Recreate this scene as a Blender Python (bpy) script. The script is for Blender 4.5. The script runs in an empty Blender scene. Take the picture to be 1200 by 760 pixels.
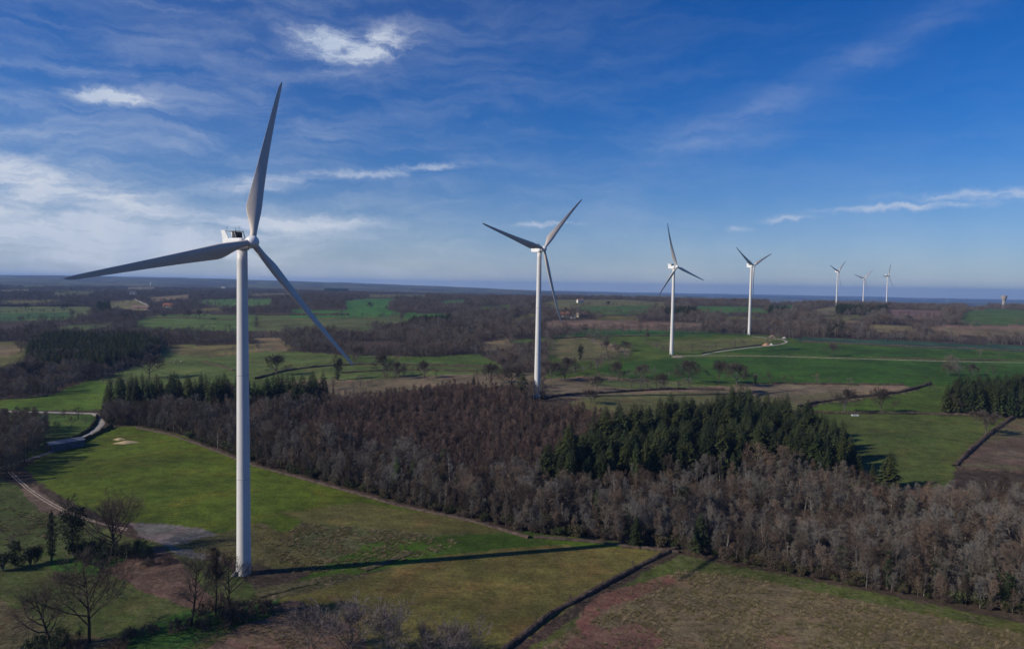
import bpy, math, random
import numpy as np
from mathutils import Vector, Matrix
SC = bpy.context.scene
COL = SC.collection
R_ = math.radians
random.seed(7); RNG = np.random.default_rng(7)

# ---------------------------------------------------------------- camera
PW, PH, FPX = 1200., 760., 830.
ROLL, PITCH = 0.0155, math.atan(45.5/FPX)
EYE = 88.7
Fv = np.array([0, math.cos(PITCH), -math.sin(PITCH)])
R0 = np.array([1., 0, 0]); U0 = np.cross(R0, Fv)
Rv = R0*math.cos(ROLL)+U0*math.sin(ROLL); Uv = U0*math.cos(ROLL)-R0*math.sin(ROLL)
cam = bpy.data.objects.new('camera', bpy.data.cameras.new('camera')); COL.objects.link(cam)
cam.data.sensor_width = 36; cam.data.lens = 36*FPX/PW
cam.data.clip_start = 0.5; cam.data.clip_end = 200000
M = Matrix.Identity(4)
for i in range(3):
    M[i][0] = Rv[i]; M[i][1] = Uv[i]; M[i][2] = -Fv[i]
M[2][3] = EYE
cam.matrix_world = M
SC.camera = cam

# ---------------------------------------------------------------- light
SUN_EL, SUN_AZ = R_(29), R_(20)          # shadows run along (cos 20, sin 20)
to_sun = Vector((-math.cos(SUN_AZ)*math.cos(SUN_EL), -math.sin(SUN_AZ)*math.cos(SUN_EL), math.sin(SUN_EL)))
sl = bpy.data.lights.new('sun', 'SUN'); sl.energy = 4.5; sl.angle = R_(0.5); sl.color = (1, .91, .78)
sun = bpy.data.objects.new('sun', sl); COL.objects.link(sun)
sun.rotation_euler = to_sun.to_track_quat('Z', 'Y').to_euler()
vs = SC.view_settings
vs.view_transform = 'Standard'; vs.look = 'None'; vs.gamma = 1; vs.use_curve_mapping = False; vs.exposure = 0.0

class NT:
    """small helper for writing node expressions"""
    def __init__(s, tree): s.t = tree; s.n = tree.nodes; s.l = tree.links
    def node(s, typ, **kw):
        n = s.n.new(typ)
        for k, v in kw.items(): setattr(n, k, v)
        return n
    def put(s, sock, v):
        if isinstance(v, bpy.types.NodeSocket): s.l.new(v, sock)
        elif v is not None: sock.default_value = v
    def m(s, op, a, b=None, c=None, clamp=False):
        n = s.n.new('ShaderNodeMath'); n.operation = op; n.use_clamp = clamp
        for i, v in enumerate((a, b, c)): s.put(n.inputs[i], v)
        return n.outputs[0]
    def vm(s, op, a, b=None):
        n = s.n.new('ShaderNodeVectorMath'); n.operation = op
        s.put(n.inputs[0], a); s.put(n.inputs[1], b)
        return n.outputs[0]
    def noise(s, vec, scale, detail=4, rough=.55, dist=0, col=False):
        n = s.n.new('ShaderNodeTexNoise'); s.put(n.inputs['Vector'], vec)
        n.inputs['Scale'].default_value = scale; n.inputs['Detail'].default_value = detail
        n.inputs['Roughness'].default_value = rough; n.inputs['Distortion'].default_value = dist
        return n.outputs[1 if col else 0]
    def mix(s, f, a, b, blend='MIX'):
        n = s.n.new('ShaderNodeMix'); n.data_type = 'RGBA'; n.blend_type = blend
        s.put(n.inputs[0], f); s.put(n.inputs[6], a); s.put(n.inputs[7], b)
        return n.outputs[2]
    def ramp(s, v, a, b, lo=0., hi=1.):
        n = s.n.new('ShaderNodeMapRange'); n.interpolation_type = 'SMOOTHSTEP'
        s.put(n.inputs[0], v)
        for i, x in zip((1, 2, 3, 4), (a, b, lo, hi)): s.put(n.inputs[i], x)
        return n.outputs[0]

def world():
    w = bpy.data.worlds.new('World'); SC.world = w; w.use_nodes = True
    t = NT(w.node_tree); t.n.clear()
    sky = t.node('ShaderNodeTexSky', sky_type='NISHITA', sun_disc=False)
    sky.sun_elevation = SUN_EL
    # azimuth measured from +Y clockwise
    sky.sun_rotation = math.atan2(to_sun.x, to_sun.y)
    sky.altitude = 300; sky.air_density = 1.0; sky.dust_density = 0.25; sky.ozone_density = 3.0
    hs = t.node('ShaderNodeHueSaturation'); hs.inputs['Saturation'].default_value = SKY_SAT
    hs.inputs['Value'].default_value = 1.0
    t.l.new(sky.outputs[0], hs.inputs['Color'])
    g = t.node('ShaderNodeTexCoord').outputs['Generated']
    sp = t.node('ShaderNodeSeparateXYZ'); t.l.new(g, sp.inputs[0])
    x, y, z = sp.outputs
    az = t.m('ARCTAN2', x, y); el = t.m('ARCSINE', z)
    cmb = t.node('ShaderNodeCombineXYZ'); t.put(cmb.inputs[0], az); t.put(cmb.inputs[1], t.m('MULTIPLY', el, 1.0))
    ae = cmb.outputs[0]
    # flat layer coordinates for the thin cirrus
    den = t.m('ADD', t.m('MAXIMUM', z, 0.), .12)
    c2 = t.node('ShaderNodeCombineXYZ'); t.put(c2.inputs[0], t.m('DIVIDE', x, den)); t.put(c2.inputs[1], t.m('DIVIDE', y, den))
    flat = c2.outputs[0]
    w1 = t.noise(ae, 9, 5, .6, 0, True); w2 = t.noise(ae, 34, 5, .65, 0, True)
    def warp(amp1, amp2, st=(1, .5, 0)):
        a = t.vm('MULTIPLY', t.vm('SUBTRACT', w1, (.5, .5, .5)), (amp1*st[0], amp1*st[1], 0))
        b = t.vm('MULTIPLY', t.vm('SUBTRACT', w2, (.5, .5, .5)), (amp2*st[0], amp2*st[1], 0))
        return t.vm('ADD', t.vm('ADD', ae, a), b)
    wc = warp(.035, .035)
    ws = t.node('ShaderNodeSeparateXYZ'); t.l.new(wc, ws.inputs[0])
    def pd(px, py):
        v = Fv+Rv*(px-600)/FPX-Uv*(py-380)/FPX; v = v/np.linalg.norm(v)
        return math.atan2(v[0], v[1]), math.asin(v[2])
    def blob(px, py, sx, sy, ang=0., pw=2.):
        a0, e0 = pd(px, py)
        dx = t.m('SUBTRACT', ws.outputs[0], a0); dy = t.m('SUBTRACT', ws.outputs[1], e0)
        c, s_ = math.cos(ang), math.sin(ang)
        u = t.m('DIVIDE', t.m('ADD', t.m('MULTIPLY', dx, c), t.m('MULTIPLY', dy, s_)), sx/FPX)
        v = t.m('DIVIDE', t.m('SUBTRACT', t.m('MULTIPLY', dy, c), t.m('MULTIPLY', dx, s_)), sy/FPX)
        r = t.m('ADD', t.m('MULTIPLY', u, u), t.m('MULTIPLY', v, v))
        return t.m('EXPONENT', t.m('MULTIPLY', r, -1.))
    # fine wispy streaks, slanting like cirrus fibres
    mp = t.node('ShaderNodeMapping'); mp.inputs['Rotation'].default_value = (0, 0, R_(-9)); mp.inputs['Scale'].default_value = (3.2, 17, 1)
    t.l.new(warp(.10, .03), mp.inputs[0]); fib = t.noise(mp.outputs[0], 2.0, 8, .60, .3)
    mp2 = t.node('ShaderNodeMapping'); mp2.inputs['Rotation'].default_value = (0, 0, R_(18)); mp2.inputs['Scale'].default_value = (9, 30, 1)
    t.l.new(warp(.05, .04), mp2.inputs[0]); fib2 = t.noise(mp2.outputs[0], 2.2, 6, .66, .3)
    big = t.noise(ae, 7, 6, .6)
    fibs = t.ramp(fib, .36, .78)
    tex = t.ramp(fib2, .28, .72, .30, 1.15)
    total = None
    def add(m_, k):
        nonlocal total
        v = t.m('MULTIPLY', m_, k)
        total = v if total is None else t.m('ADD', total, v)
    def S(*bs):
        o = None
        for b in bs: o = b if o is None else t.m('MAXIMUM', o, b)
        return o
    small = S(blob(392, 54, 52, 19, -.08), blob(432, 56, 58, 19, .30), blob(420, 58, 46, 17, .1), blob(136, 112, 40, 10, 0))
    add(t.ramp(t.m('MULTIPLY', small, tex), .06, 1.0), .98)
    bank = S(blob(40, 218, 170, 28, -.16), blob(170, 243, 110, 18, -.2), blob(60, 268, 260, 34, 0), blob(330, 262, 120, 10, .04), blob(300, 215, 60, 10, .15))
    add(t.ramp(t.m('MULTIPLY', bank, t.ramp(fib, .25, .7, .35, 1.0)), .05, 1.0), .85)
    st = S(blob(505, 197, 66, 5, .12), blob(430, 205, 60, 5, .02), blob(922, 257, 30, 4, .02), blob(868, 267, 18, 4),
           blob(1150, 229, 75, 6, -.02), blob(1060, 244, 90, 4, .03), blob(640, 262, 50, 3, .02))
    add(t.ramp(t.m('MULTIPLY', st, tex), .05, 1.1), .55)
    soft = S(blob(830, 160, 90, 20, .12), blob(950, 100, 190, 16, .40), blob(330, 30, 330, 60, .0), blob(140, 130, 220, 55, .1))
    add(t.m('MULTIPLY', soft, t.ramp(fib, .28, .75, .25, 1.0)), .17)
    # veil that thickens towards the left and the horizon
    left = t.ramp(az, -.8, .5, 1., .14)
    veil = t.m('MULTIPLY', t.m('MULTIPLY', fibs, left), t.ramp(el, .02, .42, 1., .30))
    add(veil, .36)
    lowv = t.m('MULTIPLY', t.m('EXPONENT', t.m('MULTIPLY', t.m('MAXIMUM', el, 0), -11.)), t.ramp(az, -.8, .9, .58, .40))
    add(lowv, 1.0)
    cov = t.m('MINIMUM', t.m('MAXIMUM', total, 0.), .96)
    ccol = t.mix(t.ramp(big, .3, .7), (CLOUD*.66, CLOUD*.78, CLOUD, 1), (CLOUD*.88, CLOUD*.95, CLOUD*1.08, 1))
    tcol = t.mix(t.ramp(el, 0., .26), (.55, .70, 1.08, 1), (SKY_T[0], SKY_T[1], SKY_T[2], 1))
    tint = t.mix(1.0, hs.outputs[0], tcol, 'MULTIPLY')
    out = t.mix(cov, tint, ccol)
    bg = t.node('ShaderNodeBackground'); bg.inputs[1].default_value = SKY_STR
    t.l.new(out, bg.inputs[0]); o = t.node('ShaderNodeOutputWorld'); t.l.new(bg.outputs[0], o.inputs[0])
SKY_SAT, SKY_STR, SKY_T, CLOUD = 1.3, 0.075, (.08, .66, 1.20), 9.5
HAZE_D, HAZE_C = 5.4e-5, (.33, .56, 1.0)
world()

# ---------------------------------------------------------------- terrain shape
COLU = (np.array([-260, 100, 285, 450, 630, 760, 900, 1100, 1400])-600)/FPX
ROWS = [(40, [1, 1, 1, 0, -1, -2, -2, -1, 0]), (150, [1, 1, 1, 0, -2, -3, -3, -1, 0]), (209, [0, 0, 0, -2, -3.4, -4.6, -4, -2, 0]),
 (235, [0, 0, -.5, -2.6, -4, -5.4, -5, -3, -1]), (256, [0, -1, -1, -3, -5, -5.8, -5, -3, -1]), (300, [-1, -1, -1, -3, -4, -4.5, -3, -2, 0]),
 (400, [-2, -1, 0, 1, 4, 4, 2, 3, 4]), (480, [0, 0, 2, 6, 14.7, 10, 6, 6, 8]), (600, [2, 2, 5, 9, 12, 11, 10, 11, 12]),
 (806, [5, 6, 9, 11, 11, 11.4, 13, 16, 18]), (1037, [9, 10, 12, 14, 16, 20, 22, 22, 22]), (1400, [12, 14, 18, 22, 28, 33, 35, 36, 36]),
 (1800, [16, 20, 26, 30, 36, 41, 43, 43, 42]), (2200, [20, 24, 30, 36, 41, 44, 46, 42, 38]), (2600, [24, 28, 34, 38, 42, 44, 40, 34, 30]),
 (3200, [26, 30, 34, 36, 36, 30, 20, 8, 0]), (4500, [30, 34, 32, 28, 12, -5, -20, -30, -30]), (7000, [56, 60, 50, 30, 0, -30, -50, -60, -60]),
 (11500, [130, 142, 118, 78, 10, -40, -70, -80, -80]), (16000, [120, 130, 100, 40, -30, -70, -90, -90, -90]), (30000, [-60, -60, -70, -80, -90, -100, -100, -100, -100])]
LD = np.log(np.array([r[0] for r in ROWS])); TB = np.array([r[1] for r in ROWS], float)
UF = np.linspace(COLU[0], COLU[-1], 181); LF = np.linspace(LD[0], LD[-1], 401)
T1_ = np.array([np.interp(UF, COLU, r) for r in TB])
T2_ = np.array([np.interp(LF, LD, T1_[:, j]) for j in range(len(UF))]).T
def smooth(a, n, axis):
    k = np.hanning(n+2)[1:-1]; k /= k.sum()
    pad = [(0, 0), (0, 0)]; pad[axis] = (n//2, n//2)
    return np.apply_along_axis(lambda v: np.convolve(v, k, 'valid'), axis, np.pad(a, pad, mode='edge'))
TF = smooth(smooth(T2_, 13, 0), 21, 1)
def hsh(i, j, s):
    h = (i*374761393+j*668265263+s*974634777) & 0xffffffff
    h = ((h ^ (h >> 13))*1274126177) & 0xffffffff
    return ((h ^ (h >> 16)) & 0xffff)/65535.
def vn(x, y, s=0):
    x = np.asarray(x, float); y = np.asarray(y, float)
    i = np.floor(x).astype(np.int64); j = np.floor(y).astype(np.int64)
    fx = x-i; fy = y-j; fx = fx*fx*(3-2*fx); fy = fy*fy*(3-2*fy)
    return (hsh(i, j, s)*(1-fx)+hsh(i+1, j, s)*fx)*(1-fy)+(hsh(i, j+1, s)*(1-fx)+hsh(i+1, j+1, s)*fx)*fy
def fbm(x, y, s=0, o=3):
    a = 0; k = .5
    for q in range(o): a = a+k*(vn(x*2**q, y*2**q, s+q)-.5); k *= .5
    return a
def elev(x, y):
    x = np.asarray(x, float); y = np.asarray(y, float)
    r = np.hypot(x, y)+1e-6; az = np.clip(np.arctan2(x, y), math.atan(COLU[0]), math.atan(COLU[-1]))
    u = np.tan(az); D = np.clip(r*np.cos(az), 40, 29999)
    fi = (np.log(D)-LF[0])/(LF[1]-LF[0]); fj = (u-UF[0])/(UF[1]-UF[0])
    i = np.clip(fi.astype(int), 0, len(LF)-2); j = np.clip(fj.astype(int), 0, len(UF)-2)
    a = np.clip(fi-i, 0, 1); b = np.clip(fj-j, 0, 1)
    z = (TF[i, j]*(1-b)+TF[i, j+1]*b)*(1-a)+(TF[i+1, j]*(1-b)+TF[i+1, j+1]*b)*a
    z = z+fbm(x/45., y/45., 1)*np.clip(r/900., .5, 1.2)*1.1
    z = z+fbm(x/420., y/420., 5)*np.clip((r-900)/1500., 0, 1)*8
    z = z+fbm(x/2600., y/1500., 9, 4)*np.clip((r-5000)/6000., 0, 1)*80
    return z
def G(pts):
    """pixel of the photograph (1200x760) -> point on the ground"""
    p = np.atleast_2d(np.array(pts, float))
    V = Fv[None]+(p[:, :1]-600)/FPX*Rv[None]-(p[:, 1:2]-380)/FPX*Uv[None]
    V = V/V[:, 1:2]
    Ds = np.geomspace(60, 24000, 700)
    X = V[:, 0:1]*Ds; Y = V[:, 1:2]*Ds; Z = EYE+V[:, 2:3]*Ds
    dz = Z-elev(X, Y)
    hit = dz < 0
    k = np.where(hit.any(1), hit.argmax(1), len(Ds)-1); k = np.maximum(k, 1)
    ar = np.arange(len(p)); d0 = dz[ar, k-1]; d1 = dz[ar, k]
    f = np.clip(np.where(hit.any(1), d0/(d0-d1+1e-9), 1), 0, 1)
    D = Ds[k-1]+(Ds[k]-Ds[k-1])*f
    out = np.stack([V[:, 0]*D, V[:, 1]*D, np.zeros(len(D))], 1); out[:, 2] = elev(out[:, 0], out[:, 1])
    return out
def g1(px, py): return G([(px, py)])[0]
def inpoly(x, y, P):
    ins = np.zeros(x.shape, bool); n = len(P)
    for a in range(n):
        x1, y1 = P[a][0], P[a][1]; x2, y2 = P[(a+1) % n][0], P[(a+1) % n][1]
        if y1 == y2: continue
        c = ((y1 > y) != (y2 > y)) & (x < (x2-x1)*(y-y1)/(y2-y1)+x1)
        ins ^= c
    return ins
def dens(pts, step=14):
    o = []
    n = len(pts)
    for i in range(n):
        a = np.array(pts[i], float); b = np.array(pts[(i+1) % n], float)
        k = max(1, int(np.hypot(*(b-a))/step))
        for q in range(k): o.append(a+(b-a)*q/k)
    return o

# ---------------------------------------------------------------- fields (photo pixels on the ground, linear base colour, scruff 0..1)
GRN = (.075, .105, .012); BGR = (.060, .100, .010); OLV = (.105, .098, .028); TAN = (.175, .138, .072)
DGR = (.034, .080, .010); BRN = (.105, .070, .046); RED = (.135, .088, .060); STR = (.135, .110, .065); BLG = (.035, .075, .045)
PNK = (.190, .130, .090); FLR = (.050, .036, .026)
FIELDS = [
 # near left and centre
 ([(-80, 585), (0, 560), (30, 575), (75, 602), (150, 628), (240, 640), (300, 690), (300, 790), (-120, 790)], (.060, .080, .020), .45),
 ([(30, 548), (60, 527), (95, 518), (130, 501), (160, 499), (205, 508), (300, 545), (400, 572), (470, 592), (560, 611), (620, 628), (520, 645), (430, 664), (330, 668), (280, 650), (190, 618), (150, 614), (100, 596), (75, 584), (45, 565)], (.070, .100, .009), .15),
 ([(150, 612), (190, 614), (235, 619), (268, 628), (300, 638), (318, 648), (300, 662), (262, 654), (232, 657), (205, 648), (186, 634), (165, 628)], (.135, .125, .110), .35),
 ([(300, 612), (330, 622), (400, 618), (470, 640), (430, 664), (330, 668), (200, 640)], (.100, .092, .028), .75),
 ([(330, 600), (420, 588), (520, 605), (600, 624), (520, 640), (430, 632), (370, 618)], (.105, .100, .028), .25),
 ([(350, 612), (470, 622), (600, 628), (560, 641), (430, 668), (340, 640)], (.075, .085, .028), .9),
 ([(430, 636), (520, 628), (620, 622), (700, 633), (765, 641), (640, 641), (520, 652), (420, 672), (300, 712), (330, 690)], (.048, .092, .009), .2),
 ([(300, 705), (430, 672), (520, 650), (640, 638), (750, 643), (790, 645), (700, 690), (590, 762), (560, 790), (260, 790), (300, 730)], (.118, .104, .028), .25),
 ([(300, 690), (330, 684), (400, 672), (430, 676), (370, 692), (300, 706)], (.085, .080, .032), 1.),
 # ploughed foot and bare bank
 ([(235, 760), (275, 735), (345, 700), (420, 735), (440, 790), (200, 790)], RED, .6),
 ([(115, 655), (170, 640), (190, 640), (215, 660), (245, 700), (255, 725), (215, 712), (165, 690), (125, 668)], (.115, .070, .052), .7),
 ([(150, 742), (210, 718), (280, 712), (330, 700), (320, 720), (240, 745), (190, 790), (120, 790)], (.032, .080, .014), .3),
 ([(0, 700), (60, 735), (150, 752), (130, 790), (-60, 790), (-60, 700)], (.085, .075, .035), .9),
 ([(22, 572), (40, 570), (75, 598), (85, 606), (60, 604), (40, 590)], (.150, .100, .075), .8),
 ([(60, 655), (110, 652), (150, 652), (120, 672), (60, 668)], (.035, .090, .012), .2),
 # right foot
 ([(800, 650), (870, 664), (1000, 690), (1200, 728), (1320, 752), (1320, 800), (560, 800), (612, 762), (700, 704), (770, 662)], (.155, .122, .064), .9),
 ([(800, 650), (870, 664), (1000, 690), (1200, 728), (1320, 752), (1320, 764), (1200, 742), (1000, 702), (870, 676), (800, 668), (700, 716), (620, 768), (612, 762), (700, 704), (770, 662)], (.070, .090, .020), .75),
 ([(672, 728), (690, 706), (724, 690), (760, 680), (786, 672), (792, 680), (772, 690), (752, 700), (722, 708), (700, 722), (682, 738)], (.180, .088, .062), .8),
 ([(668, 750), (690, 730), (716, 736), (745, 729), (772, 738), (780, 750), (764, 768), (740, 790), (640, 790), (650, 768)], (.175, .092, .066), .6),
 # left middle
 ([(60, 527), (20, 545), (-80, 560), (-80, 484), (0, 484), (110, 486), (122, 490), (118, 498), (92, 514)], (.052, .092, .016), .2),
 ([(-100, 482), (-100, 462), (0, 468), (60, 462), (100, 446), (155, 440), (140, 455), (125, 480), (60, 481)], (.070, .120, .014), .0),
 ([(-120, 452), (-120, 399), (20, 400), (38, 404), (30, 425), (-10, 440), (-40, 446)], (.105, .108, .034), .2),
 ([(-120, 414), (-120, 402), (20, 404), (30, 410), (10, 418)], TAN, .2),
 ([(112, 446), (160, 428), (188, 414), (188, 404), (275, 404), (330, 410), (400, 416), (500, 418), (560, 414), (582, 425), (600, 436), (540, 442), (470, 440), (420, 455), (200, 470), (165, 462)], (.085, .115, .030), .1),
 ([(188, 405), (240, 404), (300, 402), (330, 398), (345, 408), (250, 418), (210, 416)], (.130, .115, .045), .1),
 ([(300, 396), (332, 396), (336, 412), (300, 411)], TAN, .3),
 ([(400, 417), (500, 418), (560, 414), (584, 427), (500, 428), (420, 427)], (.070, .110, .024), .0),
 ([(320, 446), (440, 444), (540, 438), (620, 436), (640, 444), (560, 456), (420, 468)], (.150, .120, .070), .6),
 # left far strips
 ([(-120, 366), (0, 359), (112, 359), (105, 368), (90, 374), (0, 377), (-120, 380)], (.090, .110, .036), .1),
 ([(-120, 373), (0, 367), (85, 365), (84, 373), (0, 376)], (.050, .100, .030), .0),
 ([(120, 362), (128, 353), (160, 351), (178, 359), (172, 364), (140, 365)], (.140, .130, .052), .1),
 ([(166, 349), (222, 345), (222, 350), (180, 353)], TAN, .1),
 ([(222, 352), (278, 350), (320, 350), (320, 358), (260, 359)], (.070, .130, .030), .0),
 ([(160, 376), (175, 370), (220, 368), (292, 369), (400, 369), (470, 372), (530, 370), (530, 376), (450, 378), (430, 388), (300, 388), (160, 386)], (.080, .125, .032), .1),
 ([(300, 371), (410, 369), (470, 370), (470, 378), (400, 388), (300, 388)], (.090, .105, .036), .1),
 ([(40, 385), (100, 379), (140, 378), (100, 387)], (.075, .105, .034), .1),
 ([(405, 364), (402, 353), (430, 350), (465, 350), (452, 362), (475, 368), (440, 372), (340, 372), (340, 362)], (.050, .130, .026), .0),
 ([(470, 372), (475, 366), (525, 368), (520, 373)], (.055, .125, .028), .0),
 ([(516, 352), (545, 351), (545, 355), (516, 356)], (.055, .110, .03), .0),
 ([(0, 340), (35, 339), (35, 341), (0, 342)], TAN, 0),
 ([(145, 337), (180, 336), (185, 339), (150, 339)], TAN, 0),
 ([(290, 345), (330, 343), (350, 345), (300, 347)], TAN, 0),
 # centre
 ([(640, 398), (700, 393), (780, 392), (880, 391), (935, 396), (1010, 398), (1200, 406), (1330, 410), (1330, 470), (1200, 470), (1110, 460), (1050, 451), (880, 449), (820, 455), (700, 452), (640, 445)], (.064, .100, .014), .15),
 ([(650, 400), (665, 394), (692, 394), (716, 402), (725, 414), (705, 422), (665, 424), (640, 414)], (.120, .115, .045), .4),
 ([(686, 395), (700, 398), (740, 410), (735, 416), (700, 404)], (.190, .155, .085), .3),
 ([(750, 400), (800, 398), (870, 396), (920, 395), (900, 402), (830, 411), (780, 412)], (.105, .115, .035), .2),
 ([(925, 395), (1010, 397), (1200, 405), (1330, 410), (1330, 421), (1200, 412), (1050, 406), (935, 399)], BLG, .1),
 ([(1110, 417), (1200, 420), (1330, 428), (1330, 450), (1200, 440), (1120, 440)], (.055, .098, .014), .05),
 ([(740, 423), (785, 420), (900, 418), (1000, 421), (1200, 425), (1330, 428), (1330, 475), (1200, 470), (1110, 460), (1050, 450), (880, 448), (740, 444), (690, 432)], (.036, .084, .009), .05),
 ([(830, 412), (900, 405), (935, 401), (1050, 408), (1200, 414), (1200, 421), (1000, 418), (900, 415)], (.038, .084, .011), .05),
 ([(636, 444), (700, 440), (780, 447), (830, 452), (905, 450), (1062, 451), (1070, 458), (1000, 466), (930, 474), (800, 470), (700, 466), (640, 468)], (.165, .128, .078), .4),
 ([(700, 443), (770, 448), (830, 452), (800, 456), (740, 456), (690, 450)], (.080, .105, .034), .3),
 ([(665, 472), (700, 463), (790, 459), (850, 461), (900, 464), (940, 476), (880, 500), (760, 500), (690, 490)], (.110, .112, .040), .3),
 ([(950, 461), (1010, 459), (1060, 455), (1040, 464), (950, 474), (905, 470)], (.145, .128, .062), .2),
 ([(935, 482), (960, 474), (1000, 470), (1070, 459), (1092, 451), (1115, 452), (1115, 486), (940, 484)], (.060, .096, .012), .1),
 ([(930, 484), (1010, 485), (1120, 486), (1182, 489), (1150, 515), (1120, 546), (1105, 575), (1000, 575), (960, 545), (930, 510)], (.066, .092, .018), .35),
 ([(1182, 489), (1330, 494), (1330, 556), (1200, 553), (1122, 547), (1152, 516)], (.095, .085, .042), .15),
 ([(1140, 520), (1200, 510), (1330, 512), (1330, 550), (1200, 546), (1130, 543)], (.105, .078, .052), .1),
 ([(1120, 450), (1330, 470), (1330, 500), (1110, 484)], (.07, .07, .035), .3),
 ([(1010, 565), (1100, 572), (1180, 580), (1160, 594), (1060, 592), (1000, 580)], (.120, .060, .034), .7),
 # right far
 ([(636, 376), (700, 374), (800, 378), (850, 378), (780, 386), (640, 384)], (.150, .105, .070), .1),
 ([(690, 386), (770, 386), (840, 389), (900, 392), (780, 394), (650, 394)], (.038, .090, .022), .0),
 ([(632, 356), (650, 351), (730, 351), (780, 354), (782, 360), (740, 368), (700, 364), (650, 362)], (.120, .118, .045), .2),
 ([(668, 362), (690, 358), (770, 358), (760, 368), (700, 368)], (.062, .105, .028), .0),
 ([(812, 358), (865, 359), (900, 362), (898, 367), (815, 366)], (.058, .120, .028), .0),
 ([(897, 366), (900, 359), (932, 357), (930, 366)], (.058, .110, .03), .0),
 ([(935, 367), (960, 361), (985, 358), (990, 366), (970, 370)], (.150, .130, .070), .1),
 ([(1012, 384), (1020, 380), (1065, 381), (1075, 388), (1030, 389)], (.150, .125, .060), .1),
 ([(1085, 385), (1100, 381), (1200, 380), (1330, 382), (1330, 396), (1200, 394), (1110, 393)], (.150, .118, .066), .1),
 ([(1088, 381), (1200, 379), (1330, 381), (1330, 386), (1200, 385), (1095, 385)], PNK, .1),
 ([(1122, 378), (1130, 366), (1150, 361), (1185, 362), (1250, 370), (1250, 380), (1140, 381)], (.066, .110, .030), .1),
 ([(1036, 362), (1105, 364), (1108, 375), (1040, 374)], (.15, .10, .08), .2),
 ([(596, 374), (622, 366), (632, 369), (602, 378)], OLV, .1), ([(596, 399), (640, 395), (642, 399), (596, 403)], (.07, .11, .024), .1),
 ([(556, 402), (596, 395), (602, 408), (570, 412)], TAN, .3), ([(700, 371), (745, 370), (748, 374), (700, 375)], OLV, .1), ([(845, 371), (880, 370), (905, 374), (850, 376)], (.10, .10, .035), .1),
 ([(985, 374), (1012, 375), (1008, 379), (985, 378)], TAN, .1), ([(0, 352), (70, 351), (72, 354), (0, 355)], OLV, .1), ([(225, 362), (262, 361), (262, 364), (225, 365)], OLV, .1),
 ([(560, 360), (598, 357), (600, 361), (565, 364)], (.07, .11, .024), .1), ([(430, 345), (500, 345), (500, 348), (432, 348)], OLV, .1), ([(60, 344), (110, 343), (112, 345), (62, 346)], OLV, .1),
 ([(900, 352), (940, 351), (945, 354), (902, 355)], OLV, .1), ([(755, 346), (800, 346), (802, 348), (757, 349)], OLV, .1), ([(960, 372), (1000, 369), (1030, 371), (980, 375)], (.10, .105, .035), .1),
 ([(1130, 361), (1145, 358), (1170, 360), (1150, 364)], TAN, .1),
]
WOODFREE = []   # world polygons where the default woodland does not grow
def wpoly(pts, step=14): return G(dens(pts, step))[:, :2]

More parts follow.
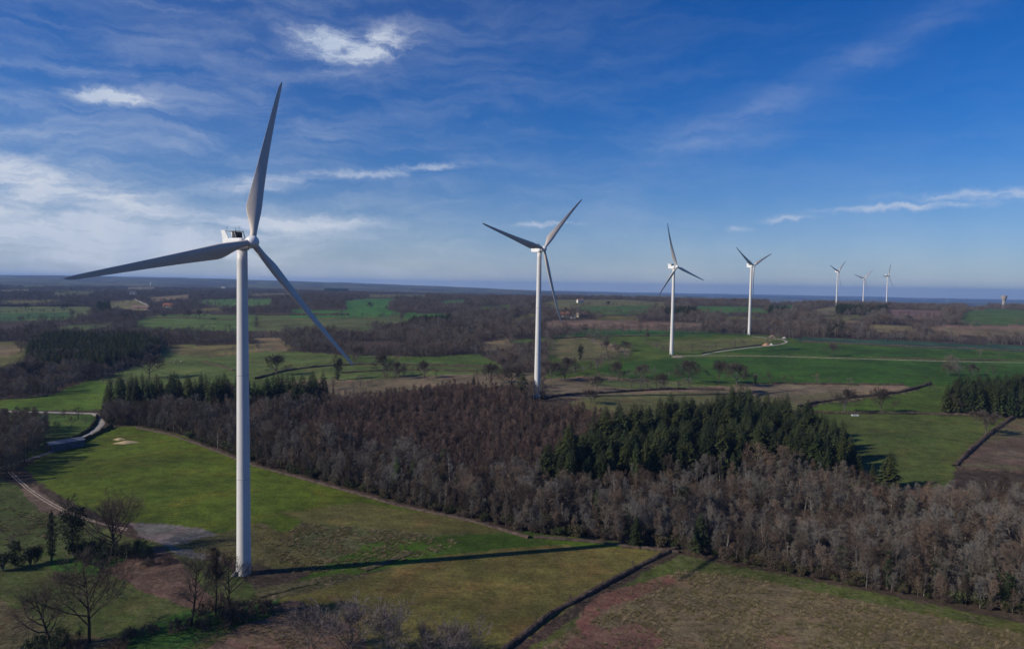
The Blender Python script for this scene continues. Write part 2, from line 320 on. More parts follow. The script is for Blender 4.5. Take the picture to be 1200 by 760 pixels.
def build_ground():
    NC = 860; a0, a1 = R_(-41), R_(41)
    az = np.concatenate([np.linspace(R_(-180), a0, 40)[:-1], np.linspace(a0, a1, NC), np.linspace(a1, R_(180), 40)[1:]])
    inv = np.linspace(1/150., 1/2400., 300)
    r = np.concatenate([[4, 30, 60, 90, 120], 1/inv, np.geomspace(2400, 4200, 90)[1:], np.geomspace(4200, 26000, 80)[1:]])
    A, Rr = np.meshgrid(az, r); X = Rr*np.sin(A); Y = Rr*np.cos(A); Z = elev(X, Y)
    n, c = Rr.shape; V = np.stack([X, Y, Z], -1).reshape(-1, 3)
    idx = np.arange(n*c).reshape(n, c)
    Q = np.stack([idx[:-1, :-1], idx[:-1, 1:], idx[1:, 1:], idx[1:, :-1]], -1).reshape(-1, 4)
    Q = Q[:, ::-1]
    me = bpy.data.meshes.new('ground')
    me.vertices.add(len(V)); me.vertices.foreach_set('co', V.ravel().astype(np.float32))
    me.loops.add(Q.size); me.loops.foreach_set('vertex_index', Q.ravel().astype(np.int32))
    me.polygons.add(len(Q)); me.polygons.foreach_set('loop_start', np.arange(0, Q.size, 4, dtype=np.int32))
    me.polygons.foreach_set('use_smooth', np.ones(len(Q), bool))
    me.update()
    x = V[:, 0]; y = V[:, 1]; rr = np.hypot(x, y)
    k = np.clip(rr/300., .7, 6)
    xw = x+fbm(x/14., y/14., 21)*4.0*k+fbm(x/2., y/2., 22)*2.2; yw = y+fbm(x/14., y/14., 31)*4.0*k+fbm(x/2., y/2., 32)*2.2
    C = np.zeros((len(V), 4), np.float32); C[:, 3] = 1; C[:, :3] = FLR
    # far country: patchwork of woodland and meadow
    far = rr > 2900
    cell = vn(x/420.+fbm(x/300., y/300., 61), y/330., 60)
    pal = np.array([(.045, .034, .024), (.045, .034, .024), (.055, .040, .03), (.04, .036, .022), (.12, .11, .05), (.07, .10, .03), (.045, .034, .024), (.055, .042, .03)])
    ci = np.clip((cell*8).astype(int), 0, 7)
    C[far, :3] = pal[ci[far]]
    S = np.where(far, .1, .5).astype(np.float32)
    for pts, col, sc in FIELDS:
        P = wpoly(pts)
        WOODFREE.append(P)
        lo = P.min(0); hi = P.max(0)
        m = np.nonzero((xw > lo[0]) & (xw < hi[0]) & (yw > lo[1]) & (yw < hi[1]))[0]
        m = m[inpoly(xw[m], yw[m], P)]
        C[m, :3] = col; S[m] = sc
    at = me.color_attributes.new('ground_colour', 'FLOAT_COLOR', 'POINT'); at.data.foreach_set('color', C.ravel())
    sa = me.attributes.new('scruff', 'FLOAT', 'POINT'); sa.data.foreach_set('value', S)
    o = bpy.data.objects.new('ground', me); COL.objects.link(o); o['kind'] = 'structure'
    mt = bpy.data.materials.new('ground'); mt.use_nodes = True; t = NT(mt.node_tree); bs = t.n['Principled BSDF']
    col = t.node('ShaderNodeAttribute', attribute_name='ground_colour').outputs['Color']
    scf = t.node('ShaderNodeAttribute', attribute_name='scruff').outputs['Fac']
    pos = t.node('ShaderNodeNewGeometry').outputs['Position']
    n1 = t.noise(pos, .022, 5, .6); n2 = t.noise(pos, .16, 6, .65); n3 = t.noise(pos, .9, 5, .7)
    mp = t.node('ShaderNodeMapping'); mp.inputs['Rotation'].default_value = (0, 0, R_(35)); mp.inputs['Scale'].default_value = (.05, .9, 1); t.l.new(pos, mp.inputs[0])
    lines = t.noise(mp.outputs[0], 1.0, 3, .5)
    v = t.m('MULTIPLY', t.ramp(n1, .3, .7, .70, 1.30), t.ramp(n2, .25, .75, .66, 1.34))
    v = t.m('MULTIPLY', v, t.ramp(n3, .25, .75, .62, 1.38))
    v = t.m('MULTIPLY', v, t.ramp(lines, .3, .7, .90, 1.10))
    c1 = t.mix(1., col, v, 'MULTIPLY')
    # yellowing / dry patches in the sward
    c1 = t.mix(t.m('MULTIPLY', t.ramp(t.noise(pos, .045, 5, .62, .8), .48, .72), .55), c1, t.mix(1., c1, (1.7, 1.02, 1.35, 1), 'MULTIPLY'))
    c1 = t.mix(t.m('MULTIPLY', t.ramp(t.noise(pos, .07, 4, .6, .5), .55, .75), .45), c1, t.mix(1., c1, (.55, .95, .6, 1), 'MULTIPLY'))
    # dead tufts
    tn = t.noise(pos, .5, 7, .74, 1.0); tn2 = t.noise(pos, .11, 4, .6)
    tf = t.m('MULTIPLY', t.m('MULTIPLY', t.ramp(tn, .46, .62), t.ramp(tn2, .3, .6)), scf)
    c2 = t.mix(t.m('MULTIPLY', tf, .8), c1, (.200, .155, .098, 1))
    dk = t.m('MULTIPLY', t.m('MULTIPLY', t.ramp(tn, .46, .34), scf), .6)
    c3 = t.mix(dk, c2, (.030, .030, .012, 1))
    t.l.new(c3, bs.inputs['Base Color']); bs.inputs['Roughness'].default_value = .95
    bs.inputs['Specular IOR Level'].default_value = .1
    bp = t.node('ShaderNodeBump'); bp.inputs['Distance'].default_value = 1.0
    t.put(bp.inputs['Strength'], t.m('ADD', t.m('MULTIPLY', scf, .75), .22))
    t.put(bp.inputs['Height'], t.m('ADD', t.m('MULTIPLY', tn, .9), t.m('MULTIPLY', n3, .35)))
    t.l.new(bp.outputs[0], bs.inputs['Normal'])
    me.materials.append(mt)
    return o
build_ground()

# ---------------------------------------------------------------- object helpers
def tag(o, label=None, cat=None, group=None, kind=None):
    if label: o['label'] = label
    if cat: o['category'] = cat
    if group: o['group'] = group
    if kind: o['kind'] = kind
    return o
def empty(name, loc, rz=0., sc=1.):
    o = bpy.data.objects.new(name, None); COL.objects.link(o); o.location = loc; o.rotation_euler = (0, 0, rz); o.scale = (sc, sc, sc)
    o.empty_display_size = .5
    return o
def link(name, me, parent=None, loc=None):
    o = bpy.data.objects.new(name, me); COL.objects.link(o); o.parent = parent
    if loc is not None: o.location = loc
    return o
class MB:
    def __init__(s): s.v = []; s.f = []; s.m = []
    def tri(s, a, b, c, m=0):
        k = len(s.v); s.v += [tuple(a), tuple(b), tuple(c)]; s.f.append((k, k+1, k+2)); s.m.append(m)
    def quad(s, a, b, c, d, m=0):
        k = len(s.v); s.v += [tuple(a), tuple(b), tuple(c), tuple(d)]; s.f.append((k, k+1, k+2, k+3)); s.m.append(m)
    def rings(s, rs, m=0, closed=True, cap=False):
        """loft a list of rings with equal point count"""
        base = len(s.v); n = len(rs[0])
        for r in rs: s.v += [tuple(p) for p in r]
        for i in range(len(rs)-1):
            for j in range(n if closed else n-1):
                a = base+i*n+j; b = base+i*n+(j+1) % n
                s.f.append((a, b, b+n, a+n)); s.m.append(m)
        if cap:
            s.f.append(tuple(base+j for j in reversed(range(n)))); s.m.append(m)
            s.f.append(tuple(base+(len(rs)-1)*n+j for j in range(n))); s.m.append(m)
    def tube(s, pts, rad, n=4, m=0, cap=False):
        rs = []
        for i, p in enumerate(pts):
            d = (pts[min(i+1, len(pts)-1)]-pts[max(i-1, 0)])
            if d.length < 1e-9: d = Vector((0, 0, 1))
            d.normalize()
            u = d.cross(Vector((.31, .17, .93)) if abs(d.z) < .9 else Vector((1, 0, 0))); u.normalize(); w = d.cross(u)
            rs.append([p+(u*math.cos(2*math.pi*k/n)+w*math.sin(2*math.pi*k/n))*rad[i] for k in range(n)])
        s.rings(rs, m, cap=cap)
    def box(s, x0, x1, y0, y1, z0, z1, m=0):
        P = [(x0, y0, z0), (x1, y0, z0), (x1, y1, z0), (x0, y1, z0), (x0, y0, z1), (x1, y0, z1), (x1, y1, z1), (x0, y1, z1)]
        k = len(s.v); s.v += P
        for f in ((0, 3, 2, 1), (4, 5, 6, 7), (0, 1, 5, 4), (1, 2, 6, 5), (2, 3, 7, 6), (3, 0, 4, 7)): s.f.append(tuple(k+i for i in f)); s.m.append(m)
    def mesh(s, name, mats, smooth=False):
        me = bpy.data.meshes.new(name); me.from_pydata(s.v, [], s.f)
        for mm in mats: me.materials.append(mm)
        if len(mats) > 1: me.polygons.foreach_set('material_index', s.m)
        if smooth: me.polygons.foreach_set('use_smooth', [True]*len(s.f))
        me.update(); return me
def mat(name, col, rough=.8, var=.25, scale=1., rand=0., bump=0., spec=.3, tint=None, coord='Object', trans=0.):
    mt = bpy.data.materials.new(name); mt.use_nodes = True; t = NT(mt.node_tree); bs = t.n['Principled BSDF']
    tc = t.node('ShaderNodeTexCoord').outputs[coord] if coord != 'Position' else t.node('ShaderNodeNewGeometry').outputs['Position']
    n = t.noise(tc, scale, 5, .6)
    v = t.ramp(n, .25, .75, 1-var, 1+var)
    c = t.mix(1., (*col, 1), v, 'MULTIPLY')
    if rand > 0:
        r = t.node('ShaderNodeObjectInfo').outputs['Random']
        c = t.mix(1., c, t.ramp(r, 0, 1, 1-rand, 1+rand), 'MULTIPLY')
        if tint is not None:
            r2 = t.m('FRACT', t.m('MULTIPLY', r, 17.3))
            c = t.mix(t.ramp(r2, .2, 1.), c, (*tint, 1))
    t.l.new(c, bs.inputs['Base Color']); bs.inputs['Roughness'].default_value = rough
    bs.inputs['Specular IOR Level'].default_value = spec
    if bump:
        b = t.node('ShaderNodeBump'); b.inputs['Strength'].default_value = bump; t.l.new(n, b.inputs['Height']); t.l.new(b.outputs[0], bs.inputs['Normal'])
    return mt
BARK = mat('bark', (.095, .078, .062), .9, .3, 3, .35, 0, .1, (.115, .105, .095))
TWIG = mat('twig', (.120, .086, .062), .9, .3, 4, .5, 0, .1, (.175, .160, .140))
TWIGD = mat('dark_grey_twig', (.088, .070, .058), .9, .3, 4, .3, 0, .1)
TWIGR = mat('red_twig', (.158, .106, .084), .9, .3, 4, .35, 0, .1, (.105, .085, .070))
TWIGG = mat('lichen_twig', (.115, .105, .078), .9, .3, 4, .4, 0, .1, (.16, .15, .135))
PALE = mat('pale_bark', (.36, .34, .30), .8, .3, 6, .2, 0, .1)
NEEDLE = mat('needle', (.032, .046, .015), .8, .4, 5, .5, 0, .15, (.050, .058, .017))
IVY = mat('ivy_leaf', (.020, .032, .010), .6, .4, 6, .3, 0, .25)
BUSH = mat('bush_leaf', (.050, .062, .020), .7, .4, 6, .4, 0, .2, (.075, .06, .03))
BRAMB = mat('bramble_stem', (.085, .062, .048), .9, .3, 5, .3, 0, .1)

# ---------------------------------------------------------------- tree meshes, unit height
def rdir(rng, ax, ang, az=None):
    az = rng.uniform(0, 2*math.pi) if az is None else az
    u = ax.cross(Vector((0, 0, 1)) if abs(ax.z) < .95 else Vector((1, 0, 0))); u.normalize(); w = ax.cross(u)
    return (ax*math.cos(ang)+(u*math.cos(az)+w*math.sin(az))*math.sin(ang)).normalized()
def bare_tree(seed, spread=.9, first=.22, limbs=12, nb=6, ns=6, nt=5, tr=.022, tw=.0030, upright=.35, trunk_m=None, crown_m=None, wig=.18, tl=1., lead=.95):
    rng = random.Random(seed); T = MB(); K = MB()
    def grow(p, d, L, r0, r1, n, sides, mb, up=.06, w=wig):
        pts = [p.copy()]; rr = [r0]
        for i in range(n):
            d = (d+Vector((rng.gauss(0, w), rng.gauss(0, w), rng.gauss(0, w)+up))).normalized()
            pts.append(pts[-1]+d*L/n); rr.append(r0+(r1-r0)*(i+1)/n)
        mb.tube(pts, rr, sides)
        return pts, rr
    def at(pts, f):
        q = f*(len(pts)-1); i = min(int(q), len(pts)-2); a = q-i
        return pts[i].lerp(pts[i+1], a), (pts[i+1]-pts[i]).normalized()
    tp, rr = grow(Vector((0, 0, -.02)), Vector((0, 0, 1)), lead, tr, tr*.12, 8, 6, T, .25, .05)
    az = rng.uniform(0, 6)
    for i in range(limbs):
        f = first+(.93-first)*(i/(limbs-1))**.9
        p, d = at(tp, f); az += 2.4+rng.uniform(-.5, .5)
        ang = (1.25-upright*.9)*(1-.45*f)+rng.uniform(-.15, .15)
        L = spread*(.52*(1-f)**.6+.12)*rng.uniform(.8, 1.15)
        r = tr*.55*(1-f*.6)
        lp, lr = grow(p, rdir(rng, d, ang, az), L, r, r*.2, 5, 4, T, .10+.1*upright)
        for j in range(nb):
            g = .3+.7*(j+.5)/nb
            p2, d2 = at(lp, min(g, .99)); L2 = L*rng.uniform(.32, .5)*(1.25-.5*g); r2 = r*.38*(1.2-g*.6)
            bp, br = grow(p2, rdir(rng, d2, rng.uniform(.5, .95)), L2, r2, r2*.3, 3, 3, K, .08)
            for k in range(ns):
                h = .2+.8*(k+.5)/ns
                p3, d3 = at(bp, min(h, .99)); L3 = L2*rng.uniform(.35, .6)
                d3 = rdir(rng, d3, rng.uniform(.4, .9)); e3 = p3+d3*L3
                sd = d3.cross(Vector((rng.gauss(0, 1), rng.gauss(0, 1), rng.gauss(0, 1)))).normalized()*tw*.8
                K.quad(p3-sd, p3+sd, e3+sd*.4, e3-sd*.4)
                for q in range(nt):
                    s = .25+.75*(q+.5)/nt; p4 = p3.lerp(e3, s)
                    d4 = rdir(rng, d3, rng.uniform(.3, .9)); d4.z += .15; e4 = p4+d4*rng.uniform(.025, .065)*tl
                    sd = d4.cross(Vector((rng.gauss(0, 1), rng.gauss(0, 1), rng.gauss(0, 1)))).normalized()*tw*.5
                    K.tri(p4-sd, p4+sd, e4)
    return T.mesh('tree_trunk', [trunk_m or BARK]), K.mesh('tree_crown', [crown_m or TWIG])
def conifer(seed, width=.20, whorls=26, per=9, first=.10, m=None):
    rng = random.Random(seed); T = MB(); K = MB()
    T.tube([Vector((0, 0, -.02)), Vector((rng.gauss(0, .004), 0, .5)), Vector((0, 0, .99))], [.014, .009, .002], 6)
    for i in range(whorls):
        f = first+(.985-first)*i/(whorls-1)
        Rm = width*((1-f)**.62)*(.75+.25*min(1, (f-first)/.12+.2))+.012
        az0 = rng.uniform(0, 6)
        for k in range(per):
            az = az0+2*math.pi*k/per+rng.uniform(-.3, .3); Rr = Rm*rng.uniform(.62, 1.18)
            if rng.random() < .08: Rr *= 1.25
            h = Vector((math.cos(az), math.sin(az), 0)); s = Vector((-h.y, h.x, 0))
            b = Vector((0, 0, f+rng.uniform(-.012, .012)))
            up = rng.uniform(.0, .25)
            mid = b+h*Rr*.55+Vector((0, 0, Rr*(.05+up*.4))); tip = b+h*Rr+Vector((0, 0, Rr*(-.28+up)))
            w = Rr*rng.uniform(.20, .32)
            K.tri(b, mid-s*w*.6, mid+s*w*.6); K.tri(mid-s*w, tip, mid+s*w*.3-Vector((0, 0, w*.3)))
            K.tri(mid+s*w, mid-s*w*.3-Vector((0, 0, w*.4)), tip-s*w*.2)
            for q in range(3):     # drooping side sprays
                a = b.lerp(tip, rng.uniform(.3, .95)); sg = rng.choice((-1, 1))
                e = a+s*sg*w*rng.uniform(.6, 1.3)+h*Rr*.12+Vector((0, 0, -w*rng.uniform(.2, .9)))
                K.tri(a, e, a+h*Rr*.16+Vector((0, 0, -w*rng.uniform(.1, .7))))
    K.tube([Vector((0, 0, .95)), Vector((0, 0, 1.03))], [.006, .001], 3)
    return T.mesh('conifer_trunk', [BARK]), K.mesh('conifer_crown', [m or NEEDLE])
def leaf_clump(mb, rng, c, rx, ry, rz, n, size, shell=.55):
    for _ in range(n):
        d = Vector((rng.gauss(0, 1), rng.gauss(0, 1), rng.gauss(0, 1))).normalized()
        r = shell+(1-shell)*rng.random()
        if rng.random() < .3: r *= rng.random()
        p = Vector((c[0]+d.x*rx*r, c[1]+d.y*ry*r, c[2]+d.z*rz*r))
        a = Vector((rng.gauss(0, 1), rng.gauss(0, 1), rng.gauss(0, 1))).normalized()*size*rng.uniform(.6, 1.4)
        b = a.cross(Vector((rng.gauss(0, 1), rng.gauss(0, 1), rng.gauss(0, 1)))).normalized()*size*.6
        mb.tri(p-b, p+b, p+a)
def bush(seed, n=900, m=None, size=.07, flat=1.):
    """low shrub, unit height: a few stems and clumps of small leaves"""
    rng = random.Random(seed); T = MB(); K = MB()
    for i in range(9):
        a = rng.uniform(0, 6.28); r = rng.uniform(.1, .5)
        top = Vector((math.cos(a)*r, math.sin(a)*r, rng.uniform(.5, .95)))
        T.tube([Vector((0, 0, -.03)), top*.5+Vector((0, 0, .05)), top], [.03, .02, .006], 4)
        leaf_clump(K, rng, (top.x, top.y, top.z*.72), .30, .30, .30, n//9, size)
    return T.mesh('bush_stem', [BARK]), K.mesh('bush_crown', [m or BUSH])
def ivy_tree(seed, slim=False):
    """bare tree whose trunk and limbs are wrapped in ivy"""
    rng = random.Random(seed)
    T, K = bare_tree(seed, .45 if slim else .8, .3, 10, 5, 5, 4, .022, .0032, .8 if slim else .4)
    L = MB()
    if slim:
        for i in range(34):
            z = .12+.86*i/33; r = .075*math.sin(min(1, z*1.15)*math.pi)**.6*rng.uniform(.7, 1.3)+.012
            leaf_clump(L, rng, (rng.gauss(0, .02)+(-.05 if i % 4 == 0 else 0), rng.gauss(0, .02), z), r, r, .05, 60, .020)
    else:
        for i in range(26):
            z = .05+.72*i/25; r = (.05+.10*math.sin(z*3.4))*rng.uniform(.7, 1.3)
            leaf_clump(L, rng, (rng.gauss(0, .04), rng.gauss(0, .04), z), r, r, .06, 80, .020)
        for i in range(22):
            a = rng.uniform(0, 6.28); r = rng.uniform(.08, .2); z = rng.uniform(.42, .85)
            leaf_clump(L, rng, (math.cos(a)*r, math.sin(a)*r, z), .06, .06, .06, 60, .020)
    return T, K, L.mesh('tree_ivy', [IVY])

OAKD = [bare_tree(180+i, 1.4, .20, 16, 8, 7, 6, .026, .0068, .14+.1*(i % 3), None, TWIGD, .18, 1., (.7, .8, .75)[i]) for i in range(3)]
OAKS = [bare_tree(100+i, 1.05, .20, 12, 7, 6, 5, .024, .0030, .25+.1*(i % 3)) for i in range(4)]
TALLS = [bare_tree(120+i, .62, .13, 15, 6, 5, 5, .015, .0036, .5) for i in range(4)]
SAPS = [bare_tree(140+i, .46, .22, 15, 5, 5, 5, .0085, .0034, .75, TWIGR, TWIGR) for i in range(4)]
UPR = [bare_tree(145+i, .44, .10, 16, 5, 5, 5, .012, .0036, .72, None, (TWIG, TWIGG)[i % 2], .2) for i in range(4)]
BIRCH = [bare_tree(150+i, .38, .35, 12, 5, 4, 4, .013, .0030, .8, PALE, TWIG) for i in range(2)]
LOWS = [bare_tree(160+i, .95, .18, 9, 5, 4, 3, .024, .0075, .3) for i in range(4)]     # distant trees
CONS = [conifer(200+i, .17+.03*(i % 3)) for i in range(5)]
CONL = [conifer(220+i, .20, 13, 7) for i in range(2)]
BUSHES = [bush(240+i) for i in range(3)]
BRAMS = [bush(250+i, 1500, BRAMB, .05) for i in range(2)]
IVT = ivy_tree(260); IVS = ivy_tree(261, True)
SHTW = mat('grey_twig', (.150, .125, .118), .9, .3, 5, .15, 0, .1)
SHRUB = [bare_tree(270+i, 1.7, .04, 22, 8, 7, 6, .018, .0048, .25, None, SHTW, .22, 1.3, .75) for i in range(3)]

def place(parts, name, x, y, H, label, cat='tree', group=None, rz=None, sink=.0, wide=1., names=('trunk', 'crown', 'ivy')):
    e = empty(name, (x, y, float(elev(x, y))-sink), random.uniform(0, 6.28) if rz is None else rz)
    e.scale = (H*wide, H*wide, H)
    for n_, me in zip(names, parts): link(n_, me, e)
    return tag(e, label, cat, group)
STUFF_SRC = {}
def stuff_group(srcs):
    """node group that puts one of the given meshes' objects on each point"""
    ng = bpy.data.node_groups.new('tree_scatter', 'GeometryNodeTree')
    ng.interface.new_socket('Geometry', in_out='INPUT', socket_type='NodeSocketGeometry')
    ng.interface.new_socket('Geometry', in_out='OUTPUT', socket_type='NodeSocketGeometry')
    N = ng.nodes; L = ng.links
    gi = N.new('NodeGroupInput'); go = N.new('NodeGroupOutput')
    jn = N.new('GeometryNodeJoinGeometry')
    for objs in srcs:
        j2 = N.new('GeometryNodeJoinGeometry')
        for ob in objs:
            oi = N.new('GeometryNodeObjectInfo'); oi.inputs['Object'].default_value = ob; oi.transform_space = 'ORIGINAL'
            L.new(oi.outputs['Geometry'], j2.inputs[0])
        g = N.new('GeometryNodeGeometryToInstance'); L.new(j2.outputs[0], g.inputs[0]); L.new(g.outputs[0], jn.inputs[0])
    ip = N.new('GeometryNodeInstanceOnPoints'); L.new(gi.outputs[0], ip.inputs['Points']); L.new(jn.outputs[0], ip.inputs['Instance'])
    ip.inputs['Pick Instance'].default_value = True
    def attr(nm, ty):
        a = N.new('GeometryNodeInputNamedAttribute'); a.data_type = ty; a.inputs['Name'].default_value = nm; return a.outputs[0]
    L.new(attr('pick', 'INT'), ip.inputs['Instance Index'])
    ro = N.new('ShaderNodeCombineXYZ'); L.new(attr('turn', 'FLOAT'), ro.inputs[2]); L.new(ro.outputs[0], ip.inputs['Rotation'])
    L.new(attr('size', 'FLOAT_VECTOR'), ip.inputs['Scale'])
    L.new(ip.outputs[0], go.inputs[0])
    return ng
def stuff(name, P, H, wide, srcs, label, cat):
    """uncountable woodland: one object of scattered trees"""
    n = len(P)
    me = bpy.data.meshes.new(name); me.vertices.add(n); me.vertices.foreach_set('co', np.asarray(P, np.float32).ravel())
    a = me.attributes.new('pick', 'INT', 'POINT'); a.data.foreach_set('value', RNG.integers(0, len(srcs), n).astype(np.int32))
    a = me.attributes.new('turn', 'FLOAT', 'POINT'); a.data.foreach_set('value', RNG.uniform(0, 6.28, n).astype(np.float32))
    a = me.attributes.new('size', 'FLOAT_VECTOR', 'POINT'); a.data.foreach_set('vector', np.stack([H*wide, H*wide, H], 1).astype(np.float32).ravel())
    me.update()
    o = link(name, me); md = o.modifiers.new('scatter', 'NODES'); md.node_group = stuff_group(srcs)
    tag(o, label, cat, kind='stuff'); return o
def scatter(P, sp, jit=.45):
    """jittered grid of points inside a world polygon"""
    lo = P.min(0); hi = P.max(0)
    gx, gy = np.meshgrid(np.arange(lo[0], hi[0], sp), np.arange(lo[1], hi[1], sp))
    x = gx.ravel()+RNG.uniform(-jit, jit, gx.size)*sp; y = gy.ravel()+RNG.uniform(-jit, jit, gx.size)*sp
    m = inpoly(x, y, P); return np.stack([x[m], y[m]], 1)
def z3(p): return np.column_stack([p, elev(p[:, 0], p[:, 1])])

# ---------------------------------------------------------------- the near woods
EDGE = [(120, 492), (128, 498), (160, 499), (205, 507), (300, 543), (400, 570), (470, 590), (560, 609), (620, 625), (700, 631), (740, 637), (800, 643), (812, 648), (870, 661), (1000, 686), (1200, 722), (1330, 746)]
MAINW = wpoly(EDGE+[(1330, 590), (1180, 588), (1080, 578), (1010, 566), (985, 566), (940, 556), (850, 556), (760, 560), (700, 572), (650, 578), (630, 560), (660, 530), (650, 500), (630, 487), (560, 470), (420, 476), (300, 480), (150, 478)])
PLANT = wpoly([(330, 500), (420, 478), (520, 462), (600, 464), (625, 487), (700, 497), (760, 505), (700, 522), (640, 545), (628, 575), (560, 575), (470, 545), (380, 525)])
P1 = wpoly([(640, 563), (662, 542), (720, 518), (800, 498), (860, 486), (930, 497), (965, 515), (1000, 548), (990, 566), (900, 560), (800, 560), (720, 570), (660, 577)])
PROW = wpoly([(122, 482), (128, 470), (200, 468), (300, 470), (350, 466), (420, 464), (428, 470), (380, 478), (300, 484), (160, 486)])
W = np.random.default_rng(3)
# deciduous, main
pm = scatter(MAINW, 4.6)
pm = pm[~inpoly(pm[:, 0], pm[:, 1], PLANT) & ~inpoly(pm[:, 0], pm[:, 1], P1)]
pm = pm[~inpoly(pm[:, 0], pm[:, 1], wpoly([(1015, 566), (1100, 572), (1180, 580), (1160, 592), (1060, 590), (1005, 580)]))]
dist = np.hypot(pm[:, 0], pm[:, 1]); order = np.argsort(dist); pm = pm[order]
GW = 'bare trees along the near side of the central wood'
pm = pm[vn(pm[:, 0]/11., pm[:, 1]/11., 78) < .86]
pitch_h = 8.0+7.0*vn(pm[:, 0]/24., pm[:, 1]/24., 77)
T1XY = g1(285, 680)
vis = np.abs(np.arctan2(pm[:, 0], pm[:, 1])) < R_(39)
NB = 0; rest = []
for i in range(len(pm)):
    x, y = pm[i]
    if NB < 262 and vis[i]:
        k = random.random()
        src = UPR[i % 4] if k < .42 else (TALLS[i % 4] if k < .66 else (OAKS[i % 4] if k < .92 else BIRCH[i % 2]))
        H = float(pitch_h[i])*random.uniform(.65, 1.2)*(1.05 if src in OAKS else 1)
        nm, lb, gp = 'bare_tree', 'leafless grey-brown tree crowded into the near edge of the central wood', GW
        if src in BIRCH: nm, lb, gp = 'birch_tree', 'slim leafless birch with pale trunk in the near edge of the central wood', 'pale birches in the near edge of the central wood'
        q_ = 600+FPX*x/y
        if src not in BIRCH:
            if q_ > 800: lb, gp = 'leafless grey-brown tree at the wood edge along the rough field at the bottom right', 'bare trees of the wood edge along the rough bottom right field'
            elif q_ > 600: lb, gp = 'leafless grey-brown tree at the wood edge above the tip of the tower shadow', 'bare trees of the wood edge above the shadow tip'
            else: lb, gp = 'leafless grey-brown tree at the wood edge along the big green field by the first tower', 'bare trees of the wood edge along the big green field'
        place(src, nm, x, y, H, lb, 'tree', gp, wide=random.uniform(.9, 1.25)); NB += 1
    else: rest.append(i)
rest = np.array(rest); pr = pm[rest]
# source objects for scattering = children of real trees
def kids(prefix_meshes):
    out = []
    for T, K in prefix_meshes:
        objs = []
        for me in (T, K):
            ob = next((o for o in COL.objects if o.data is me), None)
            objs.append(ob)
        out.append(objs)
    return out
FALLBACK = []
def ensure(kindlist, name, spots, H, label, cat, group):
    for src, (px, py) in zip(kindlist, spots):
        p = g1(px, py); place(src, name, p[0], p[1], H*random.uniform(.9, 1.1), label, cat, group)

# conifers right of centre
pc = scatter(P1, 5.9); pc = pc[np.argsort(np.hypot(pc[:, 0], pc[:, 1]))]
ch = 15.5+8*vn(pc[:, 0]/16., pc[:, 1]/16., 5)
for i in range(min(len(pc), 190)):
    place(CONS[i % 5], 'conifer', pc[i, 0], pc[i, 1], float(ch[i])*random.uniform(.58, 1.12), 'dark green conifer packed into the stand right of the centre', 'conifer',
          'conifers of the dark stand inside the wood', wide=random.uniform(1.15, 1.9))
restc = pc[190:]; resth = ch[190:]
# row of conifers behind the left end of the wood
pl = scatter(PROW, 6.0)
for i in range(min(len(pl), 95)):
    place(CONS[i % 5], 'conifer', pl[i, 0], pl[i, 1], random.uniform(17, 25), 'blackish conifer in the long row behind the left end of the wood', 'conifer',
          'conifers of the row behind the left end of the wood', wide=random.uniform(1.0, 1.4))
print('main wood', len(pm), 'conifers', len(pc), 'row', len(pl))
SRC_WOOD = kids(UPR+UPR+TALLS[:3]+OAKS[:3]+BIRCH[:1]); SRC_CON = kids(CONS)
stuff('wood', z3(pr), pitch_h[rest]*RNG.uniform(.62, 1.22, len(pr)), RNG.uniform(.9, 1.3, len(pr)), SRC_WOOD, 'leafless grey-brown trees filling the rest of the central wood', 'wood')
if len(restc): stuff('conifer_wood', z3(restc), resth*RNG.uniform(.65, 1.12, len(restc)), RNG.uniform(1.1, 1.7, len(restc)), SRC_CON, 'dark conifers filling the back of the stand inside the wood', 'wood')
# reddish young plantation
for q, (px, py) in enumerate([(500, 470), (560, 476), (640, 500), (600, 505)]):
    p = g1(px, py); place(SAPS[q], 'sapling', p[0], p[1], 12, 'slender reddish-brown leafless sapling in the young plantation', 'tree', 'saplings of the reddish young plantation')
ps = scatter(PLANT, 3.1, .48)
stuff('young_plantation', z3(ps), RNG.uniform(7, 12.5, len(ps))*(.8+.35*vn(ps[:, 0]/14., ps[:, 1]/14., 19)), RNG.uniform(.9, 1.4, len(ps)), kids(SAPS), 'dense reddish-brown plantation of slender leafless saplings behind the wood', 'wood')
# scattered evergreens and ivy-clad trees inside the main wood
EV = [(325, 500, 14), (345, 510, 13), (364, 538, 9), (355, 492, 10), (366, 490, 9), (465, 575, 16), (484, 572, 13), (508, 580, 12), (519, 560, 15), (568, 605, 8), (700, 605, 12), (745, 640, 12),
      (820, 648, 15), (1005, 560, 13), (985, 562, 15), (960, 563, 14), (1022, 566, 10), (945, 560, 11), (1137, 596, 9), (1150, 600, 10), (555, 452, 9)]
for i, (px, py, H) in enumerate(EV):
    p = g1(px, py)
    place(CONS[(i*3) % 5], 'evergreen', p[0], p[1], H, 'lone dark evergreen standing among the leafless trees of the wood', 'tree', 'evergreens scattered through the leafless wood', wide=1.35)
for i, (px, py, H) in enumerate([(705, 610, 12), (735, 628, 11), (800, 600, 13), (830, 640, 12), (880, 650, 10), (925, 655, 11), (985, 668, 10), (1040, 690, 12), (1095, 690, 10), (1130, 705, 11), (1180, 712, 12), (640, 605, 10), (560, 585, 10), (535, 588, 12), (420, 560, 9), (860, 620, 10)]):
    p = g1(px, py); place(IVS if i % 2 else IVT, 'ivy_tree', p[0], p[1], H, 'ivy-wrapped dark green tree standing among the leafless trees near the wood edge', 'tree', 'ivy-wrapped trees near the wood edge')
p = g1(1042, 572); place(CONS[1], 'spruce', p[0], p[1], 17.5, 'tall spruce with open conical crown standing in front of the square pasture', 'conifer', wide=1.75)
